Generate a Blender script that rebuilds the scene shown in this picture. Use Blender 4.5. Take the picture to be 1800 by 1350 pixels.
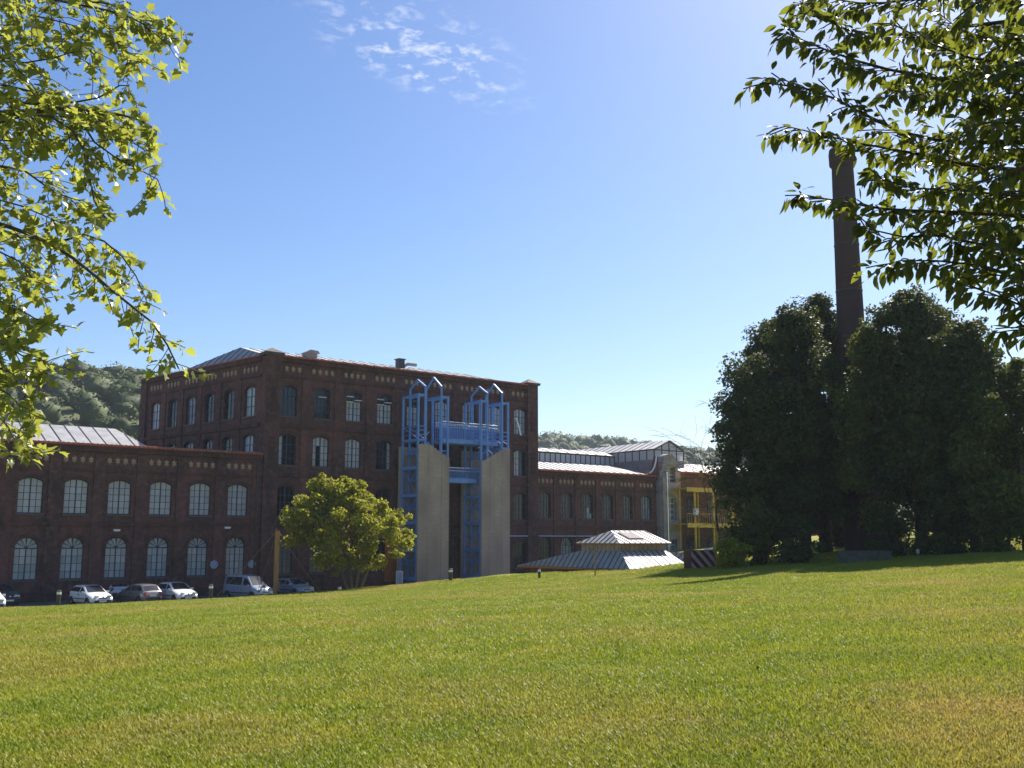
import bpy, bmesh, math, random
import numpy as np
from math import sin, cos, pi, radians, atan, hypot, sqrt
from mathutils import Vector, Matrix, Euler

random.seed(7)
rng = np.random.default_rng(7)
scene = bpy.context.scene
for o in list(bpy.data.objects):
    bpy.data.objects.remove(o)
COL = scene.collection

# ------------------------------------------------------------------ camera
PITCH = radians(8.771)
EYE = 1.6
cam_data = bpy.data.cameras.new('camera')
cam_data.sensor_width = 36.0
cam_data.lens = 35.0
cam_data.clip_start = 0.1
cam_data.clip_end = 6000
cam = bpy.data.objects.new('camera', cam_data)
COL.objects.link(cam)
cam.location = (0, 0, EYE)
cam.rotation_euler = (radians(90) + PITCH, 0, 0)
scene.camera = cam

# ------------------------------------------------------------------ sun and sky
SUN_AZ, SUN_EL = radians(33.5), radians(45)      # to the right of straight ahead, above the horizon
sun_dir = Vector((sin(SUN_AZ) * cos(SUN_EL), cos(SUN_AZ) * cos(SUN_EL), sin(SUN_EL)))
sl = bpy.data.lights.new('sun', 'SUN')
sl.energy = 5.0
sl.angle = radians(0.53)
sl.color = (1.0, 0.94, 0.84)
sun = bpy.data.objects.new('sun', sl)
COL.objects.link(sun)
sun.rotation_euler = (-sun_dir).to_track_quat('-Z', 'Y').to_euler()
sun.location = (60, 60, 60)

world = bpy.data.worlds.new('World')
scene.world = world
world.use_nodes = True
wt = world.node_tree
wt.nodes.clear()


def wn(t, **kw):
    n = wt.nodes.new(t)
    for k, v in kw.items():
        setattr(n, k, v)
    return n


sky = wn('ShaderNodeTexSky', sky_type='NISHITA', sun_disc=False)
sky.sun_elevation = SUN_EL
sky.sun_rotation = SUN_AZ
sky.altitude = 50
sky.air_density = 1.0
sky.dust_density = 0.7
sky.ozone_density = 2.2
hs = wn('ShaderNodeHueSaturation')
hs.inputs['Hue'].default_value = 0.507
hs.inputs['Saturation'].default_value = 1.24
hs.inputs['Value'].default_value = 1.0
wt.links.new(sky.outputs[0], hs.inputs['Color'])
# a patch of thin broken cloud high up
tc = wn('ShaderNodeTexCoord')
sp = wn('ShaderNodeSeparateXYZ')
wt.links.new(tc.outputs['Generated'], sp.inputs[0])


def wmath(op, a, b=None, clamp=False):
    n = wn('ShaderNodeMath', operation=op, use_clamp=clamp)
    for i, v in enumerate((a, b)):
        if v is None:
            continue
        if isinstance(v, (int, float)):
            n.inputs[i].default_value = v
        else:
            wt.links.new(v, n.inputs[i])
    return n.outputs[0]


zc = wmath('MAXIMUM', sp.outputs['Z'], 0.05)
cx = wmath('DIVIDE', sp.outputs['X'], zc)
cy = wmath('DIVIDE', sp.outputs['Y'], zc)
cb = wn('ShaderNodeCombineXYZ')
wt.links.new(cx, cb.inputs[0])
wt.links.new(cy, cb.inputs[1])
n1 = wn('ShaderNodeTexNoise')
n1.inputs['Scale'].default_value = 22.0
n1.inputs['Detail'].default_value = 6.0
n1.inputs['Roughness'].default_value = 0.6
n1.inputs['Distortion'].default_value = 0.35
wt.links.new(cb.outputs[0], n1.inputs['Vector'])
n2 = wn('ShaderNodeTexNoise')
n2.inputs['Scale'].default_value = 3.5
n2.inputs['Detail'].default_value = 3.0
wt.links.new(cb.outputs[0], n2.inputs['Vector'])
# extent of the patch
ex = wmath('DIVIDE', wmath('ADD', cx, 0.19), 0.25)
ey = wmath('DIVIDE', wmath('ADD', wmath('ADD', cy, -1.97), wmath('MULTIPLY', wmath('ADD', cx, 0.16), -0.6)), 0.26)
rr = wmath('SQRT', wmath('ADD', wmath('MULTIPLY', ex, ex), wmath('MULTIPLY', ey, ey)))
patch = wmath('SUBTRACT', 1.0, rr)
patch = wmath('ADD', patch, wmath('MULTIPLY', wmath('SUBTRACT', n2.outputs[0], 0.5), 0.9))
patch = wmath('MULTIPLY', patch, 1.4, clamp=True)
puff = wn('ShaderNodeMapRange')
puff.inputs['From Min'].default_value = 0.50
puff.inputs['From Max'].default_value = 0.78
wt.links.new(n1.outputs[0], puff.inputs['Value'])
cf = wmath('MULTIPLY', wmath('MULTIPLY', puff.outputs[0], patch), 0.9, clamp=True)
cmix = wn('ShaderNodeMix', data_type='RGBA')
wt.links.new(cf, cmix.inputs['Factor'])
wt.links.new(hs.outputs[0], cmix.inputs[6])
cmix.inputs[7].default_value = (7.6, 7.7, 8.2, 1)
bg = wn('ShaderNodeBackground')
bg.inputs['Strength'].default_value = 0.077
wt.links.new(cmix.outputs[2], bg.inputs['Color'])
wo = wn('ShaderNodeOutputWorld')
wt.links.new(bg.outputs[0], wo.inputs['Surface'])

scene.view_settings.view_transform = 'Standard'
scene.view_settings.look = 'None'
scene.view_settings.exposure = 1.0
scene.view_settings.gamma = 1.0
scene.render.engine = 'CYCLES'
scene.cycles.max_bounces = 6
scene.cycles.transparent_max_bounces = 8
scene.cycles.use_denoising = True


# ------------------------------------------------------------------ helpers
def spot(px, py, Y):
    """point of the place seen along a line of sight, Y metres ahead"""
    u, w = (px - 900) / 1750, (675 - py) / 1750
    d = Vector((u, cos(PITCH) - w * sin(PITCH), sin(PITCH) + w * cos(PITCH)))
    d *= Y / d.y
    return Vector((d.x, d.y, d.z + EYE))


def link(o, parent=None):
    COL.objects.link(o)
    if parent is not None:
        o.parent = parent
    return o


def tag(o, label=None, cat=None, group=None, kind=None):
    if label:
        o['label'] = label
    if cat:
        o['category'] = cat
    if group:
        o['group'] = group
    if kind:
        o['kind'] = kind
    return o


def empty(name, loc, rz=0.0, label=None, cat=None, group=None):
    o = bpy.data.objects.new(name, None)
    o.empty_display_size = 0.2
    o.location = loc
    o.rotation_euler = (0, 0, rz)
    link(o)
    return tag(o, label, cat, group)


class MB:
    """collects simple solids into one mesh"""
    def __init__(s):
        s.v, s.f = [], []

    def add(s, verts, faces):
        b = len(s.v)
        s.v += [tuple(v) for v in verts]
        s.f += [tuple(i + b for i in f) for f in faces]
        return s

    def box(s, x0, x1, y0, y1, z0, z1):
        return s.add([(x0, y0, z0), (x1, y0, z0), (x1, y1, z0), (x0, y1, z0), (x0, y0, z1), (x1, y0, z1), (x1, y1, z1), (x0, y1, z1)],
                     [(0, 3, 2, 1), (4, 5, 6, 7), (0, 1, 5, 4), (1, 2, 6, 5), (2, 3, 7, 6), (3, 0, 4, 7)])

    def bar(s, p, q, w, h=None):
        """square bar from p to q"""
        h = h or w
        p, q = Vector(p), Vector(q)
        d = (q - p).normalized()
        up = Vector((0, 0, 1)) if abs(d.z) < 0.95 else Vector((0, 1, 0))
        a = d.cross(up).normalized() * w / 2
        b = a.cross(d).normalized() * h / 2
        vs = [p + a + b, p - a + b, p - a - b, p + a - b, q + a + b, q - a + b, q - a - b, q + a - b]
        return s.add(vs, [(0, 1, 2, 3), (7, 6, 5, 4), (0, 4, 5, 1), (1, 5, 6, 2), (2, 6, 7, 3), (3, 7, 4, 0)])

    def tube(s, pts, rad, n=6, cap=True):
        pts = [Vector(p) for p in pts]
        rings, prev = [], None
        b0 = len(s.v)
        for i, p in enumerate(pts):
            d = (pts[min(i + 1, len(pts) - 1)] - pts[max(i - 1, 0)])
            d = d.normalized() if d.length > 1e-9 else Vector((0, 0, 1))
            if prev is None:
                a = d.cross(Vector((0, 0, 1)))
                if a.length < 0.05:
                    a = d.cross(Vector((0, 1, 0)))
            else:
                a = prev - d * prev.dot(d)
                if a.length < 1e-4:
                    a = d.cross(Vector((0.3, 0.2, 0.9)))
            a.normalize()
            prev = a
            b = d.cross(a)
            r = rad[i] if isinstance(rad, (list, tuple)) else rad
            for k in range(n):
                t = 2 * pi * k / n
                s.v.append(tuple(p + (a * cos(t) + b * sin(t)) * r))
        for i in range(len(pts) - 1):
            for k in range(n):
                k2 = (k + 1) % n
                s.f.append((b0 + i * n + k, b0 + i * n + k2, b0 + (i + 1) * n + k2, b0 + (i + 1) * n + k))
        if cap:
            s.f.append(tuple(b0 + k for k in range(n))[::-1])
            s.f.append(tuple(b0 + (len(pts) - 1) * n + k for k in range(n)))
        return s

    def lathe(s, prof, cx=0, cy=0, n=14):
        b0 = len(s.v)
        for r, z in prof:
            for k in range(n):
                t = 2 * pi * k / n
                s.v.append((cx + r * cos(t), cy + r * sin(t), z))
        for i in range(len(prof) - 1):
            for k in range(n):
                k2 = (k + 1) % n
                s.f.append((b0 + i * n + k, b0 + i * n + k2, b0 + (i + 1) * n + k2, b0 + (i + 1) * n + k))
        s.f.append(tuple(b0 + k for k in range(n))[::-1])
        s.f.append(tuple(b0 + (len(prof) - 1) * n + k for k in range(n)))
        return s

    def prism(s, poly, y0, y1):
        """polygon in x,z pulled from y0 to y1"""
        n = len(poly)
        vs = [(x, y0, z) for x, z in poly] + [(x, y1, z) for x, z in poly]
        fs = [tuple(range(n)), tuple(range(2 * n - 1, n - 1, -1))]
        for i in range(n):
            j = (i + 1) % n
            fs.append((i, i + n, j + n, j))
        return s.add(vs, fs)

    def mesh(s, name, mat=None, smooth=False, fix=True):
        me = bpy.data.meshes.new(name)
        me.from_pydata(s.v, [], s.f)
        if fix:
            bm = bmesh.new()
            bm.from_mesh(me)
            bmesh.ops.recalc_face_normals(bm, faces=bm.faces)
            bm.to_mesh(me)
            bm.free()
        if mat:
            me.materials.append(mat)
        if smooth:
            me.polygons.foreach_set('use_smooth', [True] * len(me.polygons))
        me.update()
        return me

    def build(s, name, mat, parent=None, smooth=False, fix=True):
        return link(bpy.data.objects.new(name, s.mesh(name, mat, smooth, fix)), parent)


def inst(name, me, parent=None, loc=(0, 0, 0), rz=0.0):
    o = bpy.data.objects.new(name, me)
    o.location = loc
    o.rotation_euler = (0, 0, rz)
    return link(o, parent)


def np_mesh(name, verts, faces, mat, smooth=False):
    """verts (N,3), faces (M,k) arrays"""
    me = bpy.data.meshes.new(name)
    verts = np.asarray(verts, np.float32)
    faces = np.asarray(faces, np.int32)
    m, k = faces.shape
    me.vertices.add(len(verts))
    me.vertices.foreach_set('co', verts.ravel())
    me.loops.add(m * k)
    me.loops.foreach_set('vertex_index', faces.ravel())
    me.polygons.add(m)
    me.polygons.foreach_set('loop_start', np.arange(0, m * k, k, dtype=np.int32))
    me.polygons.foreach_set('loop_total', np.full(m, k, dtype=np.int32))
    if smooth:
        me.polygons.foreach_set('use_smooth', np.ones(m, bool))
    me.update(calc_edges=True)
    if mat:
        me.materials.append(mat)
    return me


def slab(name, outer, holes, y0, y1, mat):
    """flat plate in x,z with holes, from y0 to y1"""
    cu = bpy.data.curves.new('tmp', 'CURVE')
    cu.dimensions = '2D'
    cu.fill_mode = 'BOTH'
    cu.extrude = abs(y1 - y0) / 2
    for poly in [outer] + list(holes):
        s = cu.splines.new('POLY')
        s.points.add(len(poly) - 1)
        for p, (x, z) in zip(s.points, poly):
            p.co = (x, z, 0, 1)
        s.use_cyclic_u = True
    ob = bpy.data.objects.new('tmp', cu)
    COL.objects.link(ob)
    dg = bpy.context.evaluated_depsgraph_get()
    me = bpy.data.meshes.new_from_object(ob.evaluated_get(dg))
    bpy.data.objects.remove(ob)
    bpy.data.curves.remove(cu)
    me.transform(Matrix(((1, 0, 0, 0), (0, 0, -1, (y0 + y1) / 2), (0, 1, 0, 0), (0, 0, 0, 1))))
    me.name = name
    me.materials.clear()
    me.materials.append(mat)
    return me


def clip(poly, clipper):
    """convex polygon clip, both counter-clockwise"""
    out = list(poly)
    n = len(clipper)
    for i in range(n):
        ax, ay = clipper[i]
        bx, by = clipper[(i + 1) % n]
        inp, out = out, []
        if not inp:
            break
        side = lambda p: (bx - ax) * (p[1] - ay) - (by - ay) * (p[0] - ax)
        for j in range(len(inp)):
            p, q = inp[j], inp[(j + 1) % len(inp)]
            sp_, sq = side(p), side(q)
            if sp_ >= 0:
                out.append(p)
            if (sp_ >= 0) != (sq >= 0):
                t = sp_ / (sp_ - sq)
                out.append((p[0] + t * (q[0] - p[0]), p[1] + t * (q[1] - p[1])))
    return out


# ------------------------------------------------------------------ materials
def mat_nodes(name):
    m = bpy.data.materials.new(name)
    m.use_nodes = True
    nt = m.node_tree
    b = nt.nodes['Principled BSDF']
    return m, nt, b


def nnode(nt, t, **kw):
    n = nt.nodes.new(t)
    for k, v in kw.items():
        setattr(n, k, v)
    return n


def noise_mix(nt, c1, c2, scale, detail=4, coord='Object', lo=0.35, hi=0.65, stretch=None):
    tcn = nnode(nt, 'ShaderNodeTexCoord')
    if coord == 'World':
        src = nnode(nt, 'ShaderNodeNewGeometry').outputs['Position']
    else:
        src = tcn.outputs[coord]
    if stretch:
        mp = nnode(nt, 'ShaderNodeMapping')
        mp.inputs['Scale'].default_value = stretch
        nt.links.new(src, mp.inputs['Vector'])
        src = mp.outputs[0]
    nz = nnode(nt, 'ShaderNodeTexNoise')
    nz.inputs['Scale'].default_value = scale
    nz.inputs['Detail'].default_value = detail
    nt.links.new(src, nz.inputs['Vector'])
    mr = nnode(nt, 'ShaderNodeMapRange')
    mr.inputs['From Min'].default_value = lo
    mr.inputs['From Max'].default_value = hi
    nt.links.new(nz.outputs[0], mr.inputs['Value'])
    mx = nnode(nt, 'ShaderNodeMix', data_type='RGBA')
    nt.links.new(mr.outputs[0], mx.inputs['Factor'])
    for i, c in ((6, c1), (7, c2)):
        if isinstance(c, tuple):
            mx.inputs[i].default_value = (*c, 1)
        else:
            nt.links.new(c, mx.inputs[i])
    return mx.outputs[2], nz.outputs[0]


def simple(name, c1, c2=None, rough=0.6, metal=0.0, scale=3.0, bump=0.0, spec=0.5, stretch=None):
    m, nt, b = mat_nodes(name)
    b.inputs['Roughness'].default_value = rough
    b.inputs['Metallic'].default_value = metal
    b.inputs['Specular IOR Level'].default_value = spec
    c2 = c2 or tuple(v * 0.8 for v in c1)
    col, nz = noise_mix(nt, c1, c2, scale, stretch=stretch)
    nt.links.new(col, b.inputs['Base Color'])
    if bump:
        bp = nnode(nt, 'ShaderNodeBump')
        bp.inputs['Strength'].default_value = bump
        bp.inputs['Distance'].default_value = 0.02
        nt.links.new(nz, bp.inputs['Height'])
        nt.links.new(bp.outputs[0], b.inputs['Normal'])
    return m


def brick_mat(name, c1, c2, mortar, w=0.24, h=0.08, dirt=(0.07, 0.05, 0.045), mottle=True):
    m, nt, b = mat_nodes(name)
    b.inputs['Roughness'].default_value = 0.9
    b.inputs['Specular IOR Level'].default_value = 0.2
    tcn = nnode(nt, 'ShaderNodeTexCoord')
    s = nnode(nt, 'ShaderNodeSeparateXYZ')
    nt.links.new(tcn.outputs['Object'], s.inputs[0])
    ad = nnode(nt, 'ShaderNodeMath', operation='ADD')
    nt.links.new(s.outputs['X'], ad.inputs[0])
    nt.links.new(s.outputs['Y'], ad.inputs[1])
    cbn = nnode(nt, 'ShaderNodeCombineXYZ')
    nt.links.new(ad.outputs[0], cbn.inputs[0])
    nt.links.new(s.outputs['Z'], cbn.inputs[1])
    br = nnode(nt, 'ShaderNodeTexBrick')
    br.inputs['Color1'].default_value = (*c1, 1)
    br.inputs['Color2'].default_value = (*c2, 1)
    br.inputs['Mortar'].default_value = (*mortar, 1)
    br.inputs['Scale'].default_value = 1.0
    br.inputs['Mortar Size'].default_value = 0.008
    br.inputs['Brick Width'].default_value = w
    br.inputs['Row Height'].default_value = h
    nt.links.new(cbn.outputs[0], br.inputs['Vector'])
    col, _ = noise_mix(nt, br.outputs['Color'], dirt, 0.45, 7, lo=0.40, hi=0.68, stretch=(1, 1, 0.45))
    col1, _ = noise_mix(nt, col, (c1[0] * 1.25, c1[1] * 1.7, c1[2] * 1.7), 2.6, 6, lo=0.48, hi=0.80)
    col2, _ = noise_mix(nt, col1, tuple(min(1, v * 1.6) for v in c1), 1.3, 5, lo=0.52, hi=0.9, stretch=(1, 1, 0.35))
    nt.links.new(col2 if mottle else col, b.inputs['Base Color'])
    bp = nnode(nt, 'ShaderNodeBump')
    bp.inputs['Strength'].default_value = 0.5
    bp.inputs['Distance'].default_value = 0.01
    nt.links.new(br.outputs['Fac'], bp.inputs['Height'])
    bp.invert = True
    nt.links.new(bp.outputs[0], b.inputs['Normal'])
    return m


def leaf_mat(name, dark, light, trans, tfac=0.45, rough=0.45, spec=0.4, lo=0.0, hi=1.0):
    m = bpy.data.materials.new(name)
    m.use_nodes = True
    nt = m.node_tree
    b = nt.nodes['Principled BSDF']
    out = nt.nodes['Material Output']
    g = nnode(nt, 'ShaderNodeNewGeometry')
    oi = nnode(nt, 'ShaderNodeObjectInfo')
    ad = nnode(nt, 'ShaderNodeMath', operation='ADD')
    nt.links.new(g.outputs['Random Per Island'], ad.inputs[0])
    nt.links.new(oi.outputs['Random'], ad.inputs[1])
    fr = nnode(nt, 'ShaderNodeMath', operation='FRACT')
    nt.links.new(ad.outputs[0], fr.inputs[0])
    mx = nnode(nt, 'ShaderNodeMix', data_type='RGBA')
    nt.links.new(fr.outputs[0], mx.inputs['Factor'])
    mx.inputs[6].default_value = (*dark, 1)
    mx.inputs[7].default_value = (*light, 1)
    nt.links.new(mx.outputs[2], b.inputs['Base Color'])
    b.inputs['Roughness'].default_value = rough
    b.inputs['Specular IOR Level'].default_value = spec
    tr = nnode(nt, 'ShaderNodeBsdfTranslucent')
    mx2 = nnode(nt, 'ShaderNodeMix', data_type='RGBA')
    nt.links.new(fr.outputs[0], mx2.inputs['Factor'])
    mx2.inputs[6].default_value = (*(v * 0.7 for v in trans), 1)
    mx2.inputs[7].default_value = (*trans, 1)
    nt.links.new(mx2.outputs[2], tr.inputs['Color'])
    ms = nnode(nt, 'ShaderNodeMixShader')
    ms.inputs[0].default_value = tfac
    nt.links.new(b.outputs[0], ms.inputs[1])
    nt.links.new(tr.outputs[0], ms.inputs[2])
    nt.links.new(ms.outputs[0], out.inputs['Surface'])
    return m


def pane_mat(name, c, rough=0.12, coat=0.6, var=0.35):
    m, nt, b = mat_nodes(name)
    oi = nnode(nt, 'ShaderNodeObjectInfo')
    mx = nnode(nt, 'ShaderNodeMix', data_type='RGBA')
    nt.links.new(oi.outputs['Random'], mx.inputs['Factor'])
    mx.inputs[6].default_value = (*(v * (1 - var) for v in c), 1)
    mx.inputs[7].default_value = (*c, 1)
    nt.links.new(mx.outputs[2], b.inputs['Base Color'])
    b.inputs['Roughness'].default_value = rough
    b.inputs['Specular IOR Level'].default_value = coat
    bp = nnode(nt, 'ShaderNodeBump')
    bp.inputs['Strength'].default_value = 0.05
    nz = nnode(nt, 'ShaderNodeTexNoise')
    nz.inputs['Scale'].default_value = 2.0
    nt.links.new(nz.outputs[0], bp.inputs['Height'])
    nt.links.new(bp.outputs[0], b.inputs['Normal'])
    return m


M = {}
M['brick'] = brick_mat('red_brick', (0.150, 0.057, 0.050), (0.102, 0.041, 0.038), (0.12, 0.09, 0.075), dirt=(0.055, 0.036, 0.032))
M['brick_dark'] = brick_mat('dark_brick', (0.112, 0.042, 0.037), (0.082, 0.033, 0.031), (0.10, 0.07, 0.06), dirt=(0.045, 0.03, 0.027))
M['brick_chimney'] = brick_mat('chimney_brick', (0.085, 0.04, 0.04), (0.06, 0.03, 0.033), (0.08, 0.06, 0.055), 0.3, 0.1, mottle=False)
M['ochre'] = simple('ochre_brick_inlay', (0.46, 0.32, 0.19), (0.30, 0.19, 0.12), 0.9, scale=2)
M['block'] = brick_mat('grey_block', (0.49, 0.38, 0.305), (0.41, 0.32, 0.255), (0.25, 0.2, 0.165), 0.40, 0.10, dirt=(0.30, 0.235, 0.19), mottle=False)
M['terracotta'] = simple('terracotta_tile', (0.46, 0.15, 0.075), (0.30, 0.09, 0.05), 0.75, scale=4)
M['frame_blue'] = simple('dark_blue_paint', (0.018, 0.032, 0.065), (0.03, 0.045, 0.08), 0.5)
M['pane_pale'] = pane_mat('pale_glass', (0.46, 0.46, 0.50), 0.25, 0.5, 0.22)  # opaque panes with a pale grey base colour
M['pane_mid'] = pane_mat('dusty_glass', (0.17, 0.20, 0.25), 0.15, 0.6, 0.5)
M['pane_blue'] = pane_mat('bluish_glass', (0.36, 0.42, 0.48), 0.2, 0.5, 0.3)
M['pane_dark'] = pane_mat('dark_glass', (0.02, 0.022, 0.03), 0.08, 0.5, 0.5)
M['pane_milk'] = bpy.data.materials.new('milky_lantern_glass')
M['pane_milk'].use_nodes = True
nt = M['pane_milk'].node_tree
tr_n = nnode(nt, 'ShaderNodeBsdfTranslucent')
tr_n.inputs['Color'].default_value = (0.85, 0.85, 0.85, 1)
ms_n = nnode(nt, 'ShaderNodeMixShader')
ms_n.inputs[0].default_value = 0.6
nt.nodes['Principled BSDF'].inputs['Base Color'].default_value = (0.75, 0.75, 0.78, 1)
nt.nodes['Principled BSDF'].inputs['Roughness'].default_value = 0.15
nt.links.new(nt.nodes['Principled BSDF'].outputs[0], ms_n.inputs[1])
nt.links.new(tr_n.outputs[0], ms_n.inputs[2])
nt.links.new(ms_n.outputs[0], nt.nodes['Material Output'].inputs['Surface'])
M['sill'] = simple('sill_stone', (0.12, 0.09, 0.085), (0.08, 0.06, 0.06), 0.85)
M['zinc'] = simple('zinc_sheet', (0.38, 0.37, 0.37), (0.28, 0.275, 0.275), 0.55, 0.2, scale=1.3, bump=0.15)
M['zinc_lit'] = simple('sunlit_zinc_sheet', (0.50, 0.49, 0.485), (0.38, 0.37, 0.37), 0.62, 0.1, scale=1.1, bump=0.1)  # lighter copy of the zinc, sunlit brightness of the slopes put into the colour
M['zinc_seam'] = simple('zinc_seam', (0.16, 0.16, 0.18), (0.12, 0.12, 0.14), 0.5, 0.5)
M['dark_metal'] = simple('dark_metal', (0.035, 0.035, 0.04), (0.06, 0.055, 0.05), 0.5, 0.2)
M['blue_steel'] = simple('blue_painted_steel', (0.16, 0.32, 0.64), (0.125, 0.26, 0.56), 0.4, scale=1.5)
M['yellow_steel'] = simple('yellow_painted_steel', (0.72, 0.44, 0.015), (0.60, 0.36, 0.012), 0.45, scale=1.5)
M['steel'] = simple('bare_steel', (0.75, 0.75, 0.75), (0.6, 0.6, 0.6), 0.25, 0.9)
M['orange_door'] = simple('orange_door_paint', (0.40, 0.12, 0.025), (0.30, 0.085, 0.02), 0.5)
M['white_paint'] = simple('white_paint', (0.78, 0.78, 0.76), (0.68, 0.68, 0.68), 0.5)
M['grey_render'] = simple('grey_render', (0.34, 0.30, 0.28), (0.24, 0.21, 0.20), 0.9, scale=1.2, bump=0.2)
M['asphalt'] = simple('asphalt', (0.06, 0.058, 0.062), (0.085, 0.08, 0.08), 0.92, scale=0.6, bump=0.2)
M['kerb'] = simple('kerb_stone', (0.42, 0.39, 0.34), (0.30, 0.28, 0.25), 0.9)
M['wood_post'] = simple('weathered_orange_wood', (0.42, 0.21, 0.07), (0.25, 0.12, 0.045), 0.75, scale=6, stretch=(1, 1, 0.15), bump=0.3)
M['wire'] = simple('wire_rope', (0.22, 0.17, 0.10), (0.16, 0.12, 0.08), 0.6, 0.2)
M['bark'] = simple('bark', (0.075, 0.055, 0.04), (0.04, 0.03, 0.025), 0.95, scale=8, bump=0.5, stretch=(1, 1, 0.3))
M['bark_plane'] = simple('plane_bark', (0.09, 0.07, 0.055), (0.05, 0.038, 0.03), 0.95, scale=8, bump=0.4)
M['bark_pale'] = simple('pale_bark', (0.17, 0.13, 0.09), (0.10, 0.08, 0.055), 0.95, scale=8, bump=0.4)
M['leaf_plane'] = leaf_mat('plane_leaf', (0.10, 0.14, 0.026), (0.22, 0.25, 0.05), (0.48, 0.50, 0.075), 0.52, 0.36, 0.5)
M['leaf_cherry'] = leaf_mat('cherry_leaf', (0.026, 0.042, 0.014), (0.06, 0.08, 0.02), (0.29, 0.32, 0.035), 0.42, 0.5, 0.35)
M['leaf_lime'] = leaf_mat('lime_leaf', (0.030, 0.050, 0.015), (0.078, 0.102, 0.023), (0.12, 0.14, 0.022), 0.28, 0.6, 0.15)
M['leaf_yellow'] = leaf_mat('pale_lime_leaf', (0.05, 0.07, 0.016), (0.10, 0.125, 0.022), (0.19, 0.21, 0.025), 0.3, 0.6, 0.15)
M['leaf_round'] = leaf_mat('maple_leaf', (0.14, 0.15, 0.013), (0.32, 0.31, 0.026), (0.50, 0.50, 0.04), 0.42, 0.6, 0.12)
M['leaf_hill'] = leaf_mat('hill_leaf', (0.034, 0.054, 0.017), (0.082, 0.105, 0.028), (0.08, 0.10, 0.03), 0.15, 0.7, 0.2)
M['rubber'] = simple('tyre_rubber', (0.02, 0.02, 0.02), (0.03, 0.03, 0.03), 0.85)
M['alloy'] = simple('alloy', (0.4, 0.4, 0.42), (0.3, 0.3, 0.32), 0.35, 0.8)
M['trim'] = simple('black_trim', (0.025, 0.025, 0.028), (0.04, 0.04, 0.04), 0.6)
M['car_glass'] = simple('car_glass', (0.02, 0.022, 0.028), (0.03, 0.03, 0.035), 0.05, spec=0.8)
M['lamp_glass'] = simple('lamp_glass', (0.6, 0.6, 0.62), (0.5, 0.5, 0.52), 0.1, 0.3)
M['tail_red'] = simple('tail_lamp_red', (0.35, 0.01, 0.012), (0.25, 0.01, 0.01), 0.15)
M['plate'] = simple('number_plate', (0.7, 0.7, 0.65), (0.6, 0.6, 0.55), 0.5)


def car_paint(name, c, metal=0.0):
    m, nt, b = mat_nodes(name)
    b.inputs['Base Color'].default_value = (*c, 1)
    b.inputs['Metallic'].default_value = metal
    b.inputs['Roughness'].default_value = 0.35
    b.inputs['Coat Weight'].default_value = 0.7
    b.inputs['Coat Roughness'].default_value = 0.06
    return m


M['car_white'] = car_paint('white_car_paint', (0.74, 0.74, 0.74))
M['car_silver'] = car_paint('silver_car_paint', (0.42, 0.43, 0.46), 0.4)
M['car_grey'] = car_paint('grey_car_paint', (0.20, 0.185, 0.18), 0.4)
M['car_dark'] = car_paint('dark_car_paint', (0.03, 0.035, 0.05), 0.2)
M['car_blue'] = car_paint('pale_blue_car_paint', (0.33, 0.37, 0.46), 0.3)

# lawn colours: green turf with straw patches, a worn line and a dry corner, all fixed to the ground


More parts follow.
